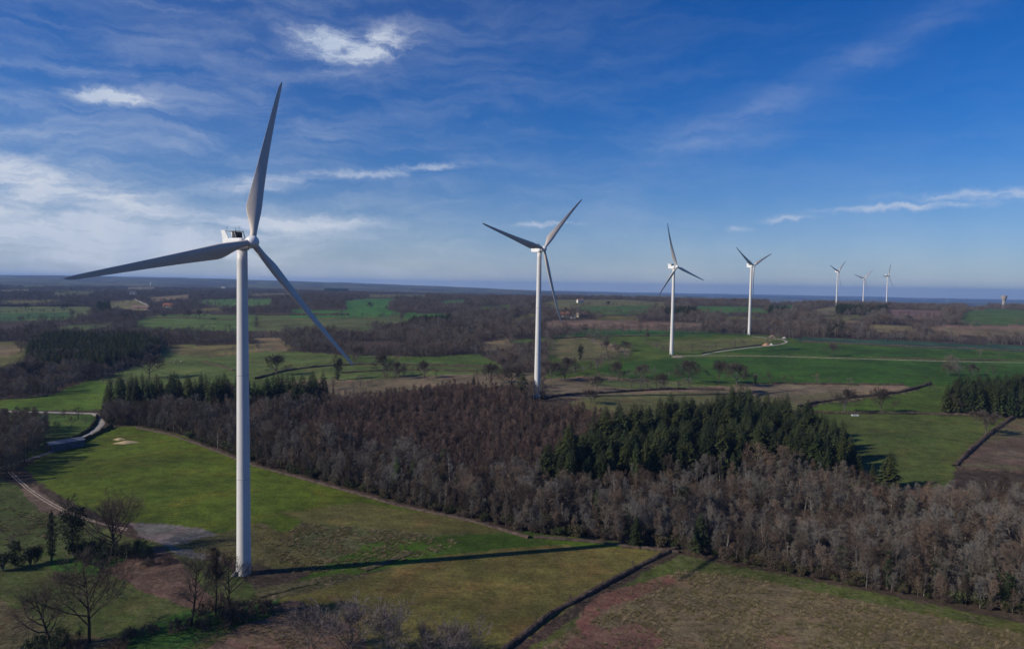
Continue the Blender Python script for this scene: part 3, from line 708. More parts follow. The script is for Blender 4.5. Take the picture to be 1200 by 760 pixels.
p = g1(612, 466); place(CONS[2], 'spruce', p[0], p[1], 18, 'dark spruce just left of the second turbine foot', 'conifer', wide=1.6)
k_ = 0
pts_u = []
for px, py in [tuple(q) for q in (np.array(EDGE[i])*(1-f)+np.array(EDGE[i+1])*f for i in range(1, len(EDGE)-1) for f in (0, .2, .4, .6, .8))]:
    p = g1(px+random.uniform(-3, 3), py-3.5+random.uniform(-2, 1)); k_ += 1
    if 125 < px < 1210:
        place(BUSHES[k_ % 3] if px > 740 or k_ % 3 == 0 else BRAMS[k_ % 2], 'bush', p[0], p[1], random.uniform(1.8, 4.2), 'dark shrub at the foot of the wood edge beside the grass', 'shrub', 'shrubs under the edge of the central wood', wide=random.uniform(.8, 1.3))
STRIP = wpoly(EDGE+[(x, y-16) for x, y in EDGE[::-1]])
pu = scatter(STRIP, 2.6)
stuff('undergrowth', z3(pu), RNG.uniform(1.2, 4.5, len(pu))*(.6+.8*vn(pu[:, 0]/9., pu[:, 1]/9., 12)), RNG.uniform(.8, 1.3, len(pu)), kids(BUSHES+BRAMS), 'dark tangled undergrowth along the near edge of the central wood', 'undergrowth')
pu = scatter(STRIP, 4.4)
stuff('young_growth', z3(pu), RNG.uniform(5, 9, len(pu)), RNG.uniform(.9, 1.3, len(pu)), kids(TALLS), 'small leafless trees thickening the near edge of the central wood', 'undergrowth')

# ---------------------------------------------------------------- left woods
LW = wpoly([(-140, 575), (-20, 570), (8, 562), (30, 545), (45, 528), (55, 512), (62, 502), (30, 500), (-140, 500)])
p_ = scatter(LW, 5.2); p_ = p_[np.argsort(np.hypot(p_[:, 0], p_[:, 1]))]
nl = 0; keep = []
for i, (x, y) in enumerate(p_):
    if nl < 60 and np.arctan2(x, y) > R_(-37.5):
        place(TALLS[i % 4] if i % 3 else OAKS[i % 4], 'bare_tree', x, y, random.uniform(10, 15), 'leafless dark brown tree in the small wood by the left border', 'tree', 'bare trees of the small wood by the left border', wide=random.uniform(1, 1.3)); nl += 1
    else: keep.append(i)
if keep: kk = p_[keep]; stuff('small_wood', z3(kk), RNG.uniform(10, 14, len(kk)), RNG.uniform(.9, 1.3, len(kk)), SRC_WOOD, 'leafless trees filling the back of the small wood by the left border', 'wood')
for i, (px, py, H) in enumerate([(92, 491, 7), (75, 492, 6), (84, 501, 6), (66, 506, 6), (100, 497, 4)]):
    p = g1(px, py); place(OAKS[i % 4], 'orchard_tree', p[0], p[1], H, ['leafless orchard tree with rounded crown nearest the bend of the white road', 'leafless orchard tree left of the rounded one by the road', 'small leafless orchard tree in the middle of the strip meadow', 'small leafless orchard tree nearest the left wood', 'smallest leafless orchard tree beside the curved hedge'][i], 'tree', 'orchard trees in the meadow inside the road bend', wide=1.2)

# ---------------------------------------------------------------- further woods (everything that is not field)
SKIPW = [WOODFREE[i] for i in range(len(WOODFREE))]
def fill(Dlo, Dhi, sp, srcs, Hlo, Hhi, name, label, ulim=(-.80, .82)):
    pts = []
    ys = np.arange(Dlo, Dhi, sp)
    xs = np.arange(ulim[0]*Dhi, ulim[1]*Dhi, sp)
    X, Y = np.meshgrid(xs, ys); x = X.ravel()+RNG.uniform(-.45, .45, X.size)*sp; y = Y.ravel()+RNG.uniform(-.45, .45, X.size)*sp
    m = (x > ulim[0]*y) & (x < ulim[1]*y)
    x = x[m]; y = y[m]
    bad = np.zeros(len(x), bool)
    mg = sp*.25
    for P in SKIPW+[MAINW, PLANT, P1, PROW]:
        lo = P.min(0); hi = P.max(0)
        mm = np.nonzero((x > lo[0]) & (x < hi[0]) & (y > lo[1]) & (y < hi[1]) & ~bad)[0]
        bad[mm] |= inpoly(x[mm], y[mm], P)
    # keep crowns from standing in front of the meadows that lie open in the valley
    zz = elev(x, y); P3 = np.stack([x, y, zz-EYE], 1); dd = P3@Fv
    u_ = 600+FPX*(P3@Rv)/dd; hp = (Hlo or 10.)*FPX/dd
    for fr in (.35, .75):
        v_ = 380-FPX*(P3@Uv)/dd-hp*fr
        for pts, _c, _s in FIELDS[15:]:
            A_ = np.array(pts, float); lo = A_.min(0); hi = A_.max(0)
            mm = np.nonzero((u_ > lo[0]) & (u_ < hi[0]) & (v_ > lo[1]) & (v_ < hi[1]) & ~bad)[0]
            bad[mm] |= inpoly(u_[mm], v_[mm], pts)
    # open glades
    gl = (vn(x/70., y/70., 91) > .80) & (y > 800)
    x = x[~bad & ~gl]; y = y[~bad & ~gl]
    return np.stack([x, y], 1)
# isolated low-poly trees double as scatter sources
ISO = [(105, 441, 13, 'large leafless tree at the right tip of the hedge below the left conifer block'), (28, 446, 15, 'tall leafless tree, left one of two standing in the left hedge'),
 (43, 446, 15, 'tall leafless tree, right one of two standing in the left hedge'), (4, 448, 13, 'leafless tree cut by the left border of the photo'),
 (175, 443, 19, 'broad round leafless oak alone behind the conifer row'), (324, 440, 16, 'leafless round tree in the field right of the first tower'),
 (396, 445, 21, 'narrow ivy-dark leafless tree beside the tip of the lowest blade'), (450, 442, 18, 'leafless twin-stemmed tree at the brown strip right of the blade tip'),
 (497, 443, 13, 'leafless pinkish-grey tree standing on the tan strip left of the second tower'), (420, 420, 13, 'leafless tree at the corner of the long hedgerow wood'),
 (680, 421, 17, 'dense dark ball-crowned tree on the tan hillock'), (711, 413, 13, 'leafless tree right of the ball-crowned tree on the hillock'), (732, 411, 12, 'leafless tree on the edge of the big green field'),
 (807, 449, 17, 'leafless purple-brown tree with round crown below the third turbine'), (842, 449, 17, 'upright leafless tree with pale branch tips below the third turbine'),
 (863, 453, 20, 'tall thin leafless tree with pale branches above the conifer stand'), (885, 449, 8, 'small dark round shrub-like tree in the green field'),
 (724, 446, 14, 'leafless tree left in the cluster below the green field'), (752, 444, 13, 'leafless tree right in the cluster below the green field'), (700, 456, 9, 'leafless tree on the hedge between tan fields'),
 (776, 456, 11, 'low leafless tree left of the purple-brown round tree'), (692, 473, 10, 'thin leafless tree in the pale strip behind the plantation'),
 (990, 484, 15, 'leafless field tree, left one of two on the hedge above the square pasture'), (1033, 484, 15, 'leafless field tree, right one of two on the hedge above the square pasture'),
 (1155, 510, 15, 'pale mauve leafless tree on the slanting hedge at the right'), (1120, 484, 12, 'pale leafless tree in front of the right conifer block'), (1182, 487, 13, 'leafless tree with golden branches before the right conifer block'),
 (1110, 440, 11, 'faint leafless tree at the right edge of the dark green field'), (1140, 440, 10, 'faint leafless tree above the right conifer block'),
 (975, 417, 13, 'thin leafless tree alone on the pale track across the green field'), (633, 430, 14, 'leafless tree right behind the second tower'), (590, 440, 14, 'leafless tree left of the dark spruce by the second tower'),
 (758, 399, 10, 'small leafless tree at the near corner of the tree belt'), (645, 446, 17, 'leafless tree, left one of two right behind the second turbine shaft'), (662, 445, 17, 'leafless tree, right one of two behind the second turbine shaft'), (576, 449, 14, 'leafless bushy tree on the tan strip left of the second turbine'), (600, 455, 17, 'tall leafless tree immediately left of the dark spruce by the second turbine'), (467, 444, 13, 'leafless tree on the tan strip right of the twin-stemmed one'), (30, 364, 15, 'dark round tree at the far left in the pale strip field'), (76, 364, 16, 'dark round tree, second in the far pale strip field'),
 (220, 374, 15, 'leafless tree, left one of two in the far green strip'), (234, 374, 16, 'leafless tree, right one of two in the far green strip'), (193, 373, 10, 'small dark tree left in the far green strip'),
 (434, 362, 15, 'dark leafless tree at the middle of the far green field'), (713, 360, 14, 'round leafless tree in the far field by the tan house'), (1065, 379, 15, 'rounded leafless tree in the far right meadow')]
for i, (px, py, H, lb) in enumerate(ISO):
    p = g1(px, py)
    far_ = p[1] > 620
    src = OAKD[i % 3]
    if i in (6, 10, 16): place(IVT, 'ivy_tree', p[0], p[1], H, lb, 'tree')
    else: place(src, 'bare_tree', p[0], p[1], H, lb, 'tree', wide=1.25 if i in (4, 5, 13, 10, 33, 34, 35, 36) else 1.)
for i, (px, py) in enumerate([(560, 450), (640, 400), (610, 420), (595, 432)]):
    p = g1(px, py); place(LOWS[i], 'bare_tree', p[0], p[1], 12, 'leafless brown tree in the copse around the second turbine shaft', 'tree', 'bare trees of the copse around the second turbine')
SRC_LOW = kids(LOWS)
a1 = fill(470, 820, 5.6, None, 0, 0, '', '')
# keep the fallow behind the near wood clear of the default fill where fields already speak
a2 = fill(820, 1500, 8.5, None, 0, 0, '', '')
a3 = fill(1500, 2900, 12, None, 0, 0, '', '')
a4 = fill(2900, 4600, 24, None, 0, 0, '', '')
if True:
    m4 = np.clip((vn(a4[:, 0]/420.+0, a4[:, 1]/330., 60)*8).astype(int), 0, 7); a4 = a4[~np.isin(m4, (4, 5))]
allp = np.concatenate([a1, a2, a3, a4])
Hh = np.concatenate([RNG.uniform(7, 13, len(a1)), RNG.uniform(8, 14, len(a2)), RNG.uniform(8, 13, len(a3)), RNG.uniform(8, 12, len(a4))])
Hh *= .45+.95*vn(allp[:, 0]/38., allp[:, 1]/38., 44)
Wd = np.concatenate([RNG.uniform(.9, 1.3, len(a1)), RNG.uniform(1.0, 1.4, len(a2)), RNG.uniform(1.3, 1.8, len(a3)), RNG.uniform(2.2, 3.0, len(a4))])
stuff('far_woods', z3(allp), Hh, Wd, SRC_LOW, 'brown leafless woods and copses spread over the country beyond the plantation', 'wood')
print('far trees', len(allp))
# distant conifer blocks
def con_block(pts, sp, Hl, Hu, name, lb, wide=(1, 1.4)):
    q = scatter(wpoly(pts, 8), sp)
    if len(q): stuff(name, z3(q), RNG.uniform(Hl, Hu, len(q)), RNG.uniform(wide[0], wide[1], len(q)), SRC_CON, lb, 'wood')
con_block([(45, 436), (110, 438), (160, 426), (188, 413), (175, 400), (60, 400), (38, 406), (30, 421)], 6, 14, 18, 'conifer_block', 'dark square conifer plantation at the left beyond the bright green field')
con_block([(1108, 484), (1150, 488), (1330, 498), (1330, 470), (1200, 466), (1140, 470), (1112, 474)], 5.5, 17, 23, 'conifer_block', 'dark conifer block at the right border above the pasture')
con_block([(778, 372), (815, 373), (815, 365), (780, 366)], 9, 13, 17, 'conifer_block', 'small dark conifer clump left of the third turbine shaft')
con_block([(980, 368), (1015, 369), (1040, 368), (1040, 362), (980, 361)], 10, 12, 16, 'conifer_block', 'long low dark conifer belt under the far turbines')
con_block([(968, 395), (985, 395), (992, 386), (972, 385)], 7, 12, 17, 'conifer_block', 'compact dark evergreen clump at the right behind the green field')
con_block([(478, 380), (533, 381), (532, 374), (485, 375)], 8, 9, 14, 'conifer_block', 'dark evergreen belt in the middle distance left of the second turbine')
con_block([(113, 368), (130, 369), (128, 360), (115, 360)], 9, 14, 19, 'conifer_block', 'dark evergreen clump rising beside the far tan field at the left')
con_block([(380, 343), (408, 343), (408, 340), (380, 340)], 14, 14, 18, 'conifer_block', 'far dark conifer clump on the ridge behind the lowest blade')
con_block([(900, 366), (925, 367), (925, 362), (902, 361)], 10, 8, 12, 'conifer_block', 'low dark evergreen hedge beside the fourth turbine shaft')
# belts along hedgerows
def belt(pts, w, sp, Hl, Hu, name, lb, srcs=None):
    P = G(dens(pts, 6)[:-max(1, 0)]) if False else G(pts)
    out = []
    for a, b in zip(P[:-1], P[1:]):
        L = np.hypot(*(b-a)[:2]); n = max(1, int(L/sp))
        for k in range(n): out.append(a[:2]+(b-a)[:2]*(k+random.random())/n+np.array([random.uniform(-w, w), random.uniform(-w, w)]))
    out = np.array(out); stuff(name, z3(out), RNG.uniform(Hl, Hu, len(out)), RNG.uniform(1, 1.4, len(out)), srcs or SRC_LOW, lb, 'tree line')
belt([(652, 392), (700, 391), (790, 390), (880, 390)], 8, 5, 9, 15, 'tree_belt', 'belt of leafless trees behind the green field around the third turbine')
belt([(0, 462), (45, 458), (62, 450), (110, 444), (150, 438)], 6, 4, 5, 9, 'tree_belt', 'bushy leafless tree line above the bright green field at the left')
belt([(0, 355), (125, 355), (300, 353)], 12, 10, 9, 14, 'tree_belt', 'far brown tree line at the left below the hills')
belt([(640, 366), (700, 369), (770, 369)], 10, 8, 8, 13, 'tree_belt', 'tree line below the far field with the tan house')
belt([(700, 448), (730, 443), (770, 440), (800, 446)], 4, 4, 4, 8, 'tree_belt', 'scrubby leafless thicket between the hillock and the green field')
belt([(655, 441), (690, 436), (716, 425), (738, 416)], 6, 5, 5, 9, 'tree_belt', 'scrubby leafless thicket along the foot of the tan hillock')
belt([(1036, 372), (1070, 373), (1106, 374)], 3, 9, 12, 14, 'tree_belt', 'regular pale row of plantation trees at the far right', kids(SAPS))

belt([(1095, 363), (1150, 362.5), (1215, 364)], 14, 5, 8, 12, 'tree_belt', 'leafless tree line around the foot of the water tower')
hb_ = []
for (pts, c_, s_), P in zip(FIELDS, WOODFREE):
    if c_ in (DGR, BLG) or c_[0] < .04 or P[:, 1].mean() < 560: continue
    for a, b in zip(P, np.roll(P, -1, 0)):
        L = np.hypot(*(b-a)); n = int(L/9.)
        for k in range(n):
            q = a+(b-a)*(k+random.random())/n
            if vn(q[0]/45., q[1]/45., 55) > .42 and abs(q[0]/q[1]) < .85: hb_.append(q+np.array([random.gauss(0, 2), random.gauss(0, 2)]))
hb_ = np.array(hb_); stuff('hedgerow_trees', z3(hb_), RNG.uniform(3.5, 10, len(hb_)), RNG.uniform(1.1, 1.7, len(hb_)), SRC_LOW, 'small leafless hedgerow trees dotted along the far field borders', 'hedgerow')
print('hedgerow', len(hb_))
# ---------------------------------------------------------------- foreground trees
def fg(parts, name, px, py, topy, label, cat='tree', wide=1., rz=None, group=None):
    p = g1(px, py); H = (py-topy)/FPX*p[1]
    return place(parts, name, p[0], p[1], H, label, cat, group, rz=rz, wide=wide)
DBARK = mat('dark_bark', (.050, .040, .030), .9, .3, 6, .1, 0, .1); DTWIG = mat('dark_twig', (.100, .076, .060), .9, .25, 6, .1, 0, .1)
LEAN = bare_tree(301, 1.25, .30, 13, 9, 8, 7, .034, .0024, .15, DBARK, DTWIG, .30)
BIG = bare_tree(302, 1.25, .26, 17, 9, 8, 7, .022, .0024, .12, DBARK, DTWIG, .2, 1., .85)
SPIN = bare_tree(303, 1.05, .26, 14, 8, 8, 7, .024, .0024, .35, DBARK, DTWIG, .26)
THIN = bare_tree(304, .42, .35, 13, 6, 6, 6, .015, .0034, .7, DBARK, DTWIG)
ARC = bare_tree(305, 1.1, .30, 12, 8, 8, 7, .024, .0024, .3, DBARK, DTWIG, .3)
RND = bare_tree(306, 1.7, .22, 20, 9, 8, 7, .030, .0026, .10, DBARK, DTWIG, .18, 1., .62)
o = fg(LEAN, 'oak', 62, 758, 692, 'gnarled leafless oak with ivied trunk leaning left in the bottom left corner'); o.rotation_euler[1] = -.22
fg(BIG, 'oak', 104, 752, 655, 'tall wide leafless oak standing highest in the bottom left meadow', wide=1.05)
fg(SPIN, 'oak', 224, 733, 656, 'bare spreading oak on the bank left of the first tower')
fg(THIN, 'bare_tree', 253, 722, 634, 'thin upright leafless tree just left of the first tower foot')
fg(ARC, 'bare_tree', 267, 722, 652, 'crooked leafless tree arching over the first tower foot')
fg(IVS, 'poplar', 60, 657, 598, 'slim ivy-covered poplar at the left of the meadow')
fg(IVT, 'ivy_tree', 87, 652, 580, 'ivy-clad leafless tree between the slim poplar and the round oak')
fg(RND, 'oak', 134, 646, 585, 'round-crowned leafless oak over the dark thicket beside the track')
lowb = [(18, 664, 626, IVT, 'dark evergreen tree at the far left with tall crown'), (3, 668, 642, BUSHES[0], 'dark evergreen bush cut by the left border below the track'), (36, 662, 636, BUSHES[1], 'dark evergreen bush right of the tall evergreen tree')]
for px, py, ty, src, lb in lowb:
    if src is IVT: fg(src, 'evergreen', px, py, ty, lb)
    else: fg((src[0], bush(300+px, 2600, IVY, .05)[1]), 'bush', px, py, ty, lb, 'shrub', wide=.8)
def thicket(seed, n, m_, size):
    rng = random.Random(seed); T = MB(); K = MB()
    for i in range(30):
        x, y = rng.uniform(-1.1, 1.1), rng.uniform(-.7, .7); h = rng.uniform(.25, .95)*(1-.35*abs(x))
        T.tube([Vector((x, y, -.05)), Vector((x+rng.gauss(0, .08), y+rng.gauss(0, .08), h*.5)), Vector((x+rng.gauss(0, .15), y+rng.gauss(0, .15), h))], [.02, .014, .004], 4)
        rr = rng.uniform(.10, .26); leaf_clump(K, rng, (x, y, h*.62), rr*1.3, rr*1.3, h*.42, n//30, size, .3)
        for q in range(6):
            p = Vector((x, y, h*.6)); e = p+Vector((rng.gauss(0, .22), rng.gauss(0, .22), rng.uniform(.1, .45))); sd = Vector((.006, .006, 0)); K.tri(p-sd, p+sd, e)
    return T.mesh('bush_stem', [BARK]), K.mesh('bush_crown', [m_])
DK = thicket(333, 7000, IVY, .035)
for px, py, ty, lb in [(112, 650, 622, 'dark bramble thicket left under the round oak'), (136, 654, 630, 'dark bramble thicket in the middle under the round oak'), (158, 650, 628, 'dark bramble thicket right under the round oak'),
                       (65, 762, 728, 'dark ivy thicket around the leaning oak trunk')]:
    fg(DK, 'thicket', px, py, ty, lb, 'shrub', wide=.9)
DB = thicket(334, 6000, BRAMB, .035)
for px, py, ty, lb in [(262, 722, 690, 'brown bramble thicket left at the first tower foot'), (290, 718, 692, 'brown bramble thicket right at the first tower foot'), (222, 736, 716, 'low bramble at the foot of the spreading oak'),
                       (185, 660, 646, 'russet bramble at the edge of the gravel pad'), (85, 764, 745, 'bramble strip left at the bottom border'), (135, 762, 744, 'bramble strip at the bottom border right of the tall oak'), (165, 742, 726, 'low bramble on the bank above the dark grass')]:
    fg(DB, 'bramble', px, py, ty, lb, 'shrub', wide=1.0)
for i, (px, py, ty, lb) in enumerate([(362, 765, 720, 'leafless grey shrub, leftmost of the bottom row'), (410, 772, 716, 'dense rounded grey-mauve shrub in the bottom row'), (455, 775, 722, 'twiggy leafless shrub right of the rounded mauve one'), (500, 780, 742, 'low twiggy shrub in the bottom row'), (536, 785, 738, 'thin leafless sapling at the right end of the bottom row')]):
    fg(SHRUB[i % 3], 'shrub', px, py, ty, lb, 'shrub')

# dry grass tussocks in the rough parts of the near fields
DRYG = mat('dry_grass', (.215, .170, .098), .95, .35, 3, .35, 0, .1, (.120, .110, .040))
tuft_srcs = []
for i, (px, py) in enumerate([(900, 730), (1000, 745), (860, 700)]):
    rng = random.Random(400+i); mb = MB()
    for k in range(70):
        a = rng.uniform(0, 6.28); r = abs(rng.gauss(0, .28)); b = Vector((math.cos(a)*r, math.sin(a)*r, 0)); tp = b+Vector((rng.gauss(0, .22), rng.gauss(0, .22), rng.uniform(.15, .5)))
        sd = Vector((math.sin(a), -math.cos(a), 0))*.035; mb.tri(b-sd, b+sd, tp)
    p = g1(px, py); o = link('grass_tussock', mb.mesh('grass_tussock', [DRYG])); o.location = p; o['kind'] = 'stuff'; o['label'] = 'dry pale grass tuft in the rough field at the bottom right'; tuft_srcs.append([o])
def tussocks(pts, sp, thr, h0, h1, lb):
    q = scatter(wpoly(pts), sp)
    for F_ in ([(672, 728), (690, 706), (724, 690), (760, 680), (786, 672), (792, 680), (752, 700), (700, 722)], [(668, 750), (690, 730), (745, 729), (780, 750), (740, 790), (640, 790)]): q = q[~(inpoly(q[:, 0], q[:, 1], wpoly(F_)) & (RNG.random(len(q)) < .8))]
    n = vn(q[:, 0]/5., q[:, 1]/5., 71)*.6+vn(q[:, 0]/1.8, q[:, 1]/1.8, 72)*.4; q = q[n > thr]
    stuff('grass_tussocks', z3(q), RNG.uniform(h0, h1, len(q)), RNG.uniform(.9, 1.6, len(q)), tuft_srcs, lb, 'grass')
tussocks([(800, 668), (870, 674), (1000, 702), (1200, 742), (1330, 760), (1330, 800), (600, 800), (640, 760), (700, 712), (760, 680)], 1.15, .44, .6, 1.2, 'dry pale tussocks over the rough field at the bottom right')
tussocks([(350, 612), (470, 622), (540, 634), (520, 645), (430, 668), (330, 672), (318, 640)], 1.2, .46, .6, 1.3, 'rough dry tussocks right of the first tower')
tussocks([(0, 590), (60, 600), (50, 650), (0, 640), (-40, 620)], 1.5, .5, .6, 1.2, 'rough dry tussocks on the slope below the farm track')
tussocks([(235, 740), (340, 700), (420, 735), (430, 780), (180, 790)], 1.2, .5, .5, 1.0, 'rough dry tussocks on the reddish soil at the bottom')
# ---------------------------------------------------------------- hedges, tracks
HEDGE = mat('hedge', (.085, .062, .048), .95, .45, .5, 0, .6, .1, coord='Position')
STRAW = mat('dry_tussock', (.095, .082, .040), .95, .5, .9, 0, .6, .1, coord='Position')
HEDGEG = mat('green_hedge', (.045, .050, .020), .95, .45, .5, 0, .6, .1, coord='Position')
def path3(pts, step):
    P = G(dens(list(pts), 10)[:]) if False else None
    q = []
    for a, b in zip(pts[:-1], pts[1:]):
        a = np.array(a, float); b = np.array(b, float); k = max(1, int(np.hypot(*(b-a))/8))
        for i in range(k): q.append(a+(b-a)*i/k)
    q.append(np.array(pts[-1], float)); g = G(q)[:, :2]
    d = np.concatenate([[0], np.cumsum(np.hypot(*np.diff(g, axis=0).T))]); s = np.arange(0, d[-1], step)
    for it in range(3): g[1:-1] = (g[:-2]+g[1:-1]*2+g[2:])/4
    xy = np.stack([np.interp(s, d, g[:, 0]), np.interp(s, d, g[:, 1])], 1)
    return xy
def hedge(pts, w, h, label, green=False, leaves=16, step=1.0, name='hedge', cat='hedge', mt_=None):
    xy = path3(pts, step); mb = MB(); n = len(xy)
    if n < 3: return
    tg = np.gradient(xy, axis=0); tg /= np.linalg.norm(tg, axis=1)[:, None]; nr = np.stack([-tg[:, 1], tg[:, 0]], 1)
    rs = []
    rng = random.Random(len(xy))
    prof = [(-.5, -.15), (-.55, .35), (-.38, .8), (0, 1.), (.38, .8), (.55, .35), (.5, -.15)]
    zz = elev(xy[:, 0], xy[:, 1])
    for i in range(n):
        hv = .35+.5*float(vn(i*step/11., 3., 7))+.3*float(vn(i*step/2.6, 5., 17)); wv = .55+.45*float(vn(i*step/9., 9., 8))+.25*float(vn(i*step/2.2, 4., 18))
        rs.append([(xy[i, 0]+nr[i, 0]*a*w*wv*rng.uniform(.9, 1.05), xy[i, 1]+nr[i, 1]*a*w*wv*rng.uniform(.9, 1.05), zz[i]+b*h*hv*rng.uniform(.9, 1.06)) for a, b in prof])
    mb.rings(rs, 0, closed=False)
    for i in range(n):
        for k in range(leaves):
            a = rng.uniform(-.62, .62); b = (1-a*a*1.6)*h*rng.uniform(.4, 1.05); p = Vector((xy[i, 0]+nr[i, 0]*a*w+rng.uniform(-.5, .5)*step, xy[i, 1]+nr[i, 1]*a*w+rng.uniform(-.5, .5)*step, zz[i]+b))
            e = p+Vector((rng.gauss(0, .4), rng.gauss(0, .4), rng.uniform(.1, .9)))*h*.33
            s = Vector((rng.gauss(0, 1), rng.gauss(0, 1), rng.gauss(0, 1))).normalized()*.055*h*.5
            mb.tri(p-s, p+s, e, 0)
    o = link(name, mb.mesh(name, [mt_ or (HEDGEG if green else HEDGE)])); tag(o, label, cat); return o
hedge([(793, 643), (775, 650), (740, 668), (700, 690), (650, 716), (590, 762), (540, 800)], 1.7, 1.25, 'long dark bramble hedge running diagonally between the two foreground fields', step=.7, leaves=26)
hedge([(131, 501), (112, 509), (95, 518), (80, 526)], 1.8, 2.2, 'dark clipped hedge on the near side of the white road bend', True)
hedge([(114, 488), (116, 497), (105, 506), (80, 516), (60, 522)], 1.8, 2., 'curved hedge on the inner side of the white road bend', True)
hedge([(1090, 450), (1070, 457), (1040, 462), (1000, 466), (960, 471), (935, 477)], 2.5, 2.2, 'brown hedge slanting between the tan field and the green field at the right')
hedge([(938, 483), (1000, 484.5), (1060, 484.5), (1120, 486), (1200, 490)], 2., 1.7, 'straight dark hedge along the top of the square pasture')
hedge([(1186, 490), (1165, 504), (1150, 516), (1132, 533), (1118, 547)], 2.4, 1.9, 'brown hedge slanting down the right side of the square pasture')
hedge([(1120, 549), (1200, 554), (1300, 560)], 2, 1.6, 'low dark hedge along the foot of the brown field at the right border')
hedge([(635, 468), (660, 463), (700, 461), (760, 457), (800, 456), (850, 457)], 2.5, 2.0, 'dark hedge between the tan strip and the pale strip right of the second turbine')
hedge([(300, 444), (335, 434), (380, 429), (420, 427), (500, 428), (585, 430)], 2.5, 2.0, 'long dark hedge across the green fields left of the second turbine')
hedge([(400, 437), (470, 433), (560, 435)], 2.2, 1.4, 'thin hedge above the tan strip left of the second turbine')
hedge([(238, 424), (258, 429), (275, 434)], 2, 1.2, 'short brown hedge in the sheep pasture')
hedge([(0, 467), (30, 467), (56, 464)], 2, 1.2, 'low brown hedge in the bright green field at the left')
hedge([(940, 400), (1050, 405), (1200, 411), (1300, 414)], 3, 1.6, 'thin brown hedge line below the blue-green field at the right', step=2)
hedge([(1030, 419), (1100, 421), (1200, 422.5)], 2.6, 1.2, 'thin brown verge along the pale track at the right', step=2)
hedge([(905, 449), (985, 450), (1060, 451)], 2.6, 1.4, 'ragged brown hedge under the dark green field', step=1.5)
hedge([(824, 414), (840, 410.5), (880, 405.5), (915, 402.5)], 2.2, 1.3, 'dark bank hedge beside the curved track near the fourth turbine', step=1.5)
hedge([(0, 358.5), (60, 358.5), (115, 358.5)], 5, 5, 'far left hedge above the pale strip field', step=4)
hedge([(165, 372), (230, 373), (290, 375)], 4, 2, 'dark hedge inside the far green strip field', step=4)
hedge([(300, 369), (360, 369), (410, 369)], 5, 5, 'far dark hedge below the green field at the centre left', step=4)
hedge([(648, 397), (700, 394.5), (790, 393.5)], 3, 2, 'dark hedge line at the foot of the tree belt', step=3)
hedge([(620, 630), (560, 612), (470, 593), (400, 573), (300, 546), (205, 510), (160, 501)], 2.2, .9, 'low russet bracken fringe along the wood edge of the green field', step=1.2, leaves=9)
hedge([(795, 647), (740, 640.5), (700, 635), (625, 629)], 1.8, .9, 'low pale bramble fringe between the lower field and the wood', step=1.2, leaves=9)
for q, (px, py, H) in enumerate([(742, 667, 3.2), (706, 688, 2.6), (668, 707, 3.0), (628, 733, 2.4)]):
    p = g1(px, py); place(SHRUB[q % 3] if False else SAPS[q % 4], 'hedge_sapling', p[0], p[1], H, ['thin sapling rising from the diagonal hedge nearest the wood', 'thin sapling rising from the diagonal hedge, second from the wood', 'thin sapling rising from the diagonal hedge, third from the wood', 'thin sapling rising from the diagonal hedge nearest the bottom border'][q], 'sapling', None, wide=1.6)
# tufted ridges near the tower
hedge([(300, 699), (330, 691), (372, 681)], 3.0, .45, 'ragged tussock bank just below the tower shadow', leaves=14, step=.8, cat='bank', name='tussock_bank', mt_=STRAW)
hedge([(425, 668), (450, 660), (482, 646)], 3.0, .45, 'ragged dry tussock bank above the tower shadow', leaves=14, step=.8, cat='bank', name='tussock_bank', mt_=STRAW)

GRAV = mat('gravel', (.33, .30, .26), .95, .25, .6, 0, .3, .1, coord='Position')
GRAVD = mat('grey_gravel', (.17, .16, .15), .95, .35, .3, 0, .4, .1, coord='Position')
TRACKP = mat('pale_track', (.24, .215, .17), .95, .4, .3, 0, .3, .1, coord='Position')
TRACK = mat('dirt_track', (.25, .20, .15), .95, .35, .4, 0, .4, .1, coord='Position')
def strip(pts, w, m_, name, lift=.06, step=2., wv=.12):
    xy = path3(pts, step); n = len(xy); tg = np.gradient(xy, axis=0); tg /= np.linalg.norm(tg, axis=1)[:, None]; nr = np.stack([-tg[:, 1], tg[:, 0]], 1)
    mb = MB(); rs = []; ww = w*(1-wv+2*wv*vn(np.arange(n)*step/3., np.zeros(n), 3))
    K = 5
    for i in range(n):
        rs.append([])
        for k in range(K):
            q = xy[i]+nr[i]*ww[i]*(k/(K-1)-.5)
            rs[-1].append((q[0], q[1], float(elev(q[0], q[1]))+lift+ (0 if 0 < k < K-1 else -.3)))
    mb.rings([list(reversed(r)) for r in rs], 0, closed=False)
    o = link(name, mb.mesh(name, [m_], True)); o['kind'] = 'structure'; return o
strip([(-120, 482), (0, 481.5), (75, 483.2), (110, 484.3)], 5.2, GRAV, 'road', .14)
strip([(110, 484.3), (122, 486), (126, 491), (120, 499), (105, 509), (85, 519), (62, 528)], 5.0, GRAV, 'road', .16, 1.5)
strip([(62, 529), (40, 536), (10, 545), (-60, 560)], 4.6, GRAVD, 'track', .12)
for dx in (-1.0, 1.0):     # wheel ruts of the farm track
    strip([(12+dx*2, 553), (32+dx*2, 572), (60+dx*3, 590), (82+dx*3, 601), (120+dx*2, 614), (150, 620+dx*1.2)], 1.1, TRACK, 'wheel_rut', .08, 1.0)
strip([(786, 419), (800, 416.5), (850, 416.6), (900, 417), (1000, 420), (1100, 422.8), (1200, 425), (1330, 428)], 3.8, TRACKP, 'track', .25, 4)
strip([(822, 415.8), (840, 411.8), (880, 407), (915, 403.8), (929, 401), (929, 399), (915, 397.2), (880, 394)], 4, GRAV, 'track', .25, 3)
